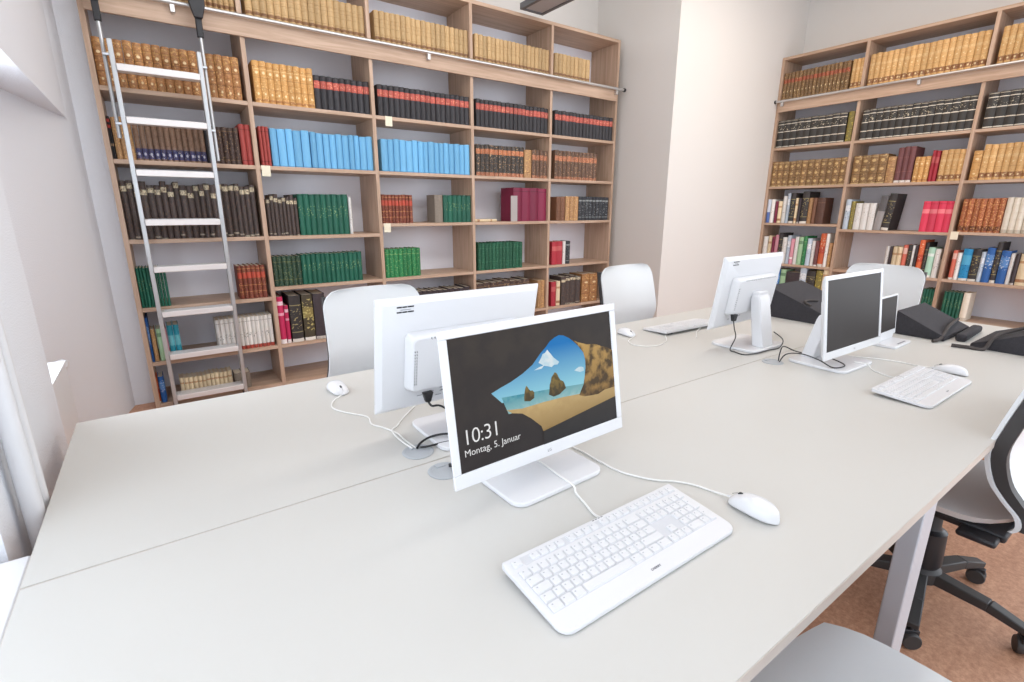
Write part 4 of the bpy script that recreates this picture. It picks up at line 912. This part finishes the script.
# dark tablet on a white stand
t=thing('display_stand','small dark tablet display on a white stand, half behind the blank monitor','display',(2.915,-3.13,TZ+.0005),.02)
Rt=Matrix.Rotation(-.10,4,'X')
MB().box((-.125,-.004,.030),(.125,.004,.222),0,Rt).build('white_frame',M_white,t,bevel=.002)
MB().box((-.120,-.0052,.055),(.112,-.0044,.214),0,Rt).build('dark_panel',M_dark,t,smooth=False)
MB().rbox((-.10,-.075,0),(.10,.055,.012),.006).box((-.10,.0,.012),(.10,.02,.036)).build('white_base',M_white,t,bevel=.002)
MB().box((-.04,-.066,.0122),(.06,-.058,.0126)).build('base_lettering',M_inkg,t,smooth=False)
# ================================================================= CHAIRS
def task_chair(label,x,y,rz,group=None,bw=.46,top=.975,arms=(194,266,338,50,122),basedz=0):
    """faces +y (sitter looks to +y); origin under the seat centre"""
    t=thing('task_chair',label,'chair',(x,y,0),rz,group)
    # seat shell : rounded slab, front edge rolled down, rear rises
    nx,ny=13,13; V=[];F=[]
    def sz(u,v):  # u,v in -1..1
        z=.466+.010*u*u; z+= -.016*max(0,(v-.55)/.45)**2 + .035*max(0,(-v-.5)/.5)**2
        return z
    def sp(u,v):
        # squircle mapping
        X=u*math.sqrt(1-v*v*.22); Y=v*math.sqrt(1-u*u*.22)
        return X*.245,Y*.235
    th=.022
    for k in (0,1):
        for j in range(ny):
            for i in range(nx):
                u=-1+2*i/(nx-1); v=-1+2*j/(ny-1); X,Y=sp(u,v); V.append((X*(1 if k==0 else .95),Y*(1 if k==0 else .95),sz(u,v)-(0 if k==0 else th)))
    N=nx*ny
    for j in range(ny-1):
        for i in range(nx-1):
            a=j*nx+i; F.append((a,a+1,a+nx+1,a+nx)); F.append((N+a,N+a+nx,N+a+nx+1,N+a+1))
    ring=[i for i in range(nx)]+[nx-1+j*nx for j in range(1,ny)]+[(ny-1)*nx+i for i in range(nx-2,-1,-1)]+[j*nx for j in range(ny-2,0,-1)]
    for a,b in zip(ring,ring[1:]+ring[:1]): F.append((a,N+a,N+b,b))
    o=MB().add(V,F).build('seat_shell',M_shell,t); 
    # back shell along a profile curve (y,z)
    prof=[(-.20,.468),(-.238,.485),(-.236,.52),(-.198,.56),(-.165,.605),(-.145,.68),(-.157,.76),(-.180,.86),(-.198,.93),(-.206,top)]
    def backgrid(width,dy,t0,t1,th,topr):
        V=[];F=[]; m=19; n=13
        P=catmull([Vector((0,a,b)) for a,b in prof],4); P=P[int(t0*len(P)):int(t1*len(P))]; m=len(P)
        for k in (0,1):
            for j,p in enumerate(P):
                q=j/(m-1); zt=P[-1].z-p.z
                w=width*(1.06-.10*q)
                r=topr
                if zt<r: w=w-2*(r-math.sqrt(max(0,r*r-(r-zt)**2)))*.9
                for i in range(n):
                    u=-1+2*i/(n-1); V.append((u*w/2,p.y+dy+.028*u*u*(1)-(k*th),p.z))
        N=n*m
        for j in range(m-1):
            for i in range(n-1):
                a=j*n+i; F.append((a,a+1,a+n+1,a+n)); F.append((N+a,N+a+n,N+a+n+1,N+a+1))
        ring=[i for i in range(n)]+[n-1+j*n for j in range(1,m)]+[(m-1)*n+i for i in range(n-2,-1,-1)]+[j*n for j in range(m-2,0,-1)]
        for a,b in zip(ring,ring[1:]+ring[:1]): F.append((a,N+a,N+b,b))
        return MB().add(V,F)
    backgrid(bw,0,.10,1,.010,.085).build('back_shell',M_shell,t)
    # black frame that follows the shell's edges
    P=catmull([Vector((0,a,b)) for a,b in prof],4)
    for s in (-1,1):
        fr=MB(); pts=[Vector((s*bw/2*(1.02-.08*(p.z-.47)/.5),p.y+.028-.032,p.z)) for p in P[4:-3]]
        V=[];F=[]
        for p in pts: V+=[(p.x-s*.034,p.y-.012,p.z),(p.x-s*.034,p.y+.014,p.z),(p.x,p.y+.020,p.z),(p.x,p.y-.012,p.z)]
        for j in range(len(pts)-1):
            for i in range(4): F.append((j*4+i,j*4+(i+1)%4,j*4+4+(i+1)%4,j*4+4+i))
        F+=[(3,2,1,0),tuple(len(V)-4+i for i in range(4))]
        fr.add(V,F).build('back_frame',M_chfr,t)
    m=MB().box((-.18,-.20,.405),(.18,.17,.432)); m.box((-.235,-.19,.405),(-.18,-.10,.425)).box((.18,-.19,.405),(.235,-.10,.425)).box((-.06,-.26,.42),(.06,-.18,.50))
    m.build('seat_mechanism',M_dkpl,t,bevel=.008)
    MB().box((.10,-.06,.375),(.22,-.035,.39)).build('tilt_lever',M_dkpl,t,bevel=.003)
    MB().lathe([(.045,.130),(.055,.15),(.050,.27),(.034,.28),(.030,.29),(.028,.405)],20).build('gas_column',M_dkpl,t)
    base=MB().lathe([(.04,.075),(.058,.085),(.060,.125),(.045,.140)],20).build('star_hub',M_chfr,t)
    for a in arms:
        a=math.radians(a)-rz; dx,dy=math.cos(a),math.sin(a)
        ar=MB(); ar.bar((dx*.045,dy*.045,.105),(dx*.19,dy*.19,.100),.048,.040,0,.040,.032); ar.bar((dx*.188,dy*.188,.100),(dx*.292,dy*.292,.078),.040,.032,0,.034,.022)
        ar.build('base_arm',M_chfr,t,bevel=.004)
        T=Matrix.Translation((dx*.285,dy*.285,0))@Matrix.Rotation(a+PI/2+.5,4,'Z')
        cs=MB(); 
        cs.lathe([(.007,.045),(.007,.072)],10,T=T)
        cs.box((-.022,-.008,.040),(.022,.014,.062),0,T)
        cst=cs.build('caster',M_dkpl,t,bevel=.002)
        for s in (-1,1):
            MB().lathe([(.014,-.009),(.025,-.009),(.0275,-.005),(.0275,.005),(.025,.009),(.014,.009)],20,T=T@Matrix.Translation((0,s*.0125,.0276))@Matrix.Rotation(PI/2,4,'X')).build('caster_wheel',M_chfr,cst)
    return t
task_chair('white shell task chair with black frame at the right edge by the near desk',2.20,-3.585,0)
task_chair('white task chair whose seat pokes under the near desk at the bottom edge',1.022,-3.845,0)
task_chair('grey white chair back behind the left rear monitor, before the second bay',.965,-1.90,PI+.03,bw=.48)
task_chair('grey white chair back at the far desk before the grey wall corner',2.655,-1.93,PI+.06,bw=.52)
task_chair('grey white chair back at the far end of the desks before the right bookcase',3.93,-2.69,PI/2,bw=.46)
# ================================================================= LIGHT + CAMERA
w=D.worlds.new('world'); bpy.context.scene.world=w; w.use_nodes=True
bg=w.node_tree.nodes['Background']; bg.inputs[0].default_value=(.86,.92,1,1); bg.inputs[1].default_value=1.9
def area(name,loc,rot,sx,sy,power,col):
    l=D.lights.new(name,'AREA'); l.shape='RECTANGLE'; l.size=sx; l.size_y=sy; l.energy=power; l.color=col
    o=D.objects.new(name,l); C.objects.link(o); o.location=loc; o.rotation_euler=rot; return o
area('unseen_overhead_light',(2.0,-2.6,3.5),(.75,0,0),3.4,.6,42,(1,.98,.95))  # added fill tilted at the left bookcase to brighten its front, no fixture
area('unseen_overhead_light',(4.6,-2.2,3.55),(0,0,0),1.6,1.6,26,(1,.86,.70))
area('unseen_overhead_light',(1.6,-1.0,3.55),(0,0,0),3.4,.5,10,(1,.96,.92))  # added overhead fill close to the left bookcase shelves, no fixture
area('far_window_daylight',(-.37,-1.70,1.25),(0,-PI/2,0),1.0,.5,13,(.82,.9,1))
area('near_window_daylight',(-.60,-3.8,1.5),(0,-PI/2,0),1.6,2.3,14,(.74,.86,1))
area('unseen_rear_fill',(6.3,-5.6,1.9),(0,PI/2,-.60),1.6,2.2,50,(.9,.95,1))  # added cool fill out of view that brightens the left wall, no window there
cam=D.cameras.new('camera'); co=D.objects.new('camera',cam); C.objects.link(co); bpy.context.scene.camera=co
yaw,pit,rol=.6138,-.2616,.003
fw=Vector((math.sin(yaw)*math.cos(pit),math.cos(yaw)*math.cos(pit),math.sin(pit))); r=Vector((math.cos(yaw),-math.sin(yaw),0)); u=r.cross(fw)
r2=r*math.cos(rol)+u*math.sin(rol); u2=-r*math.sin(rol)+u*math.cos(rol)
M=Matrix((( r2.x,u2.x,-fw.x,.1697),(r2.y,u2.y,-fw.y,-3.9694),(r2.z,u2.z,-fw.z,1.33),(0,0,0,1)))
co.matrix_world=M; cam.sensor_width=36; cam.sensor_fit='HORIZONTAL'; cam.lens=496.195*36/1024; cam.clip_start=.02
sc=bpy.context.scene
sc.view_settings.view_transform='Standard'; sc.view_settings.look='None'; sc.view_settings.gamma=1; sc.view_settings.exposure=-0.05; sc.view_settings.use_curve_mapping=False
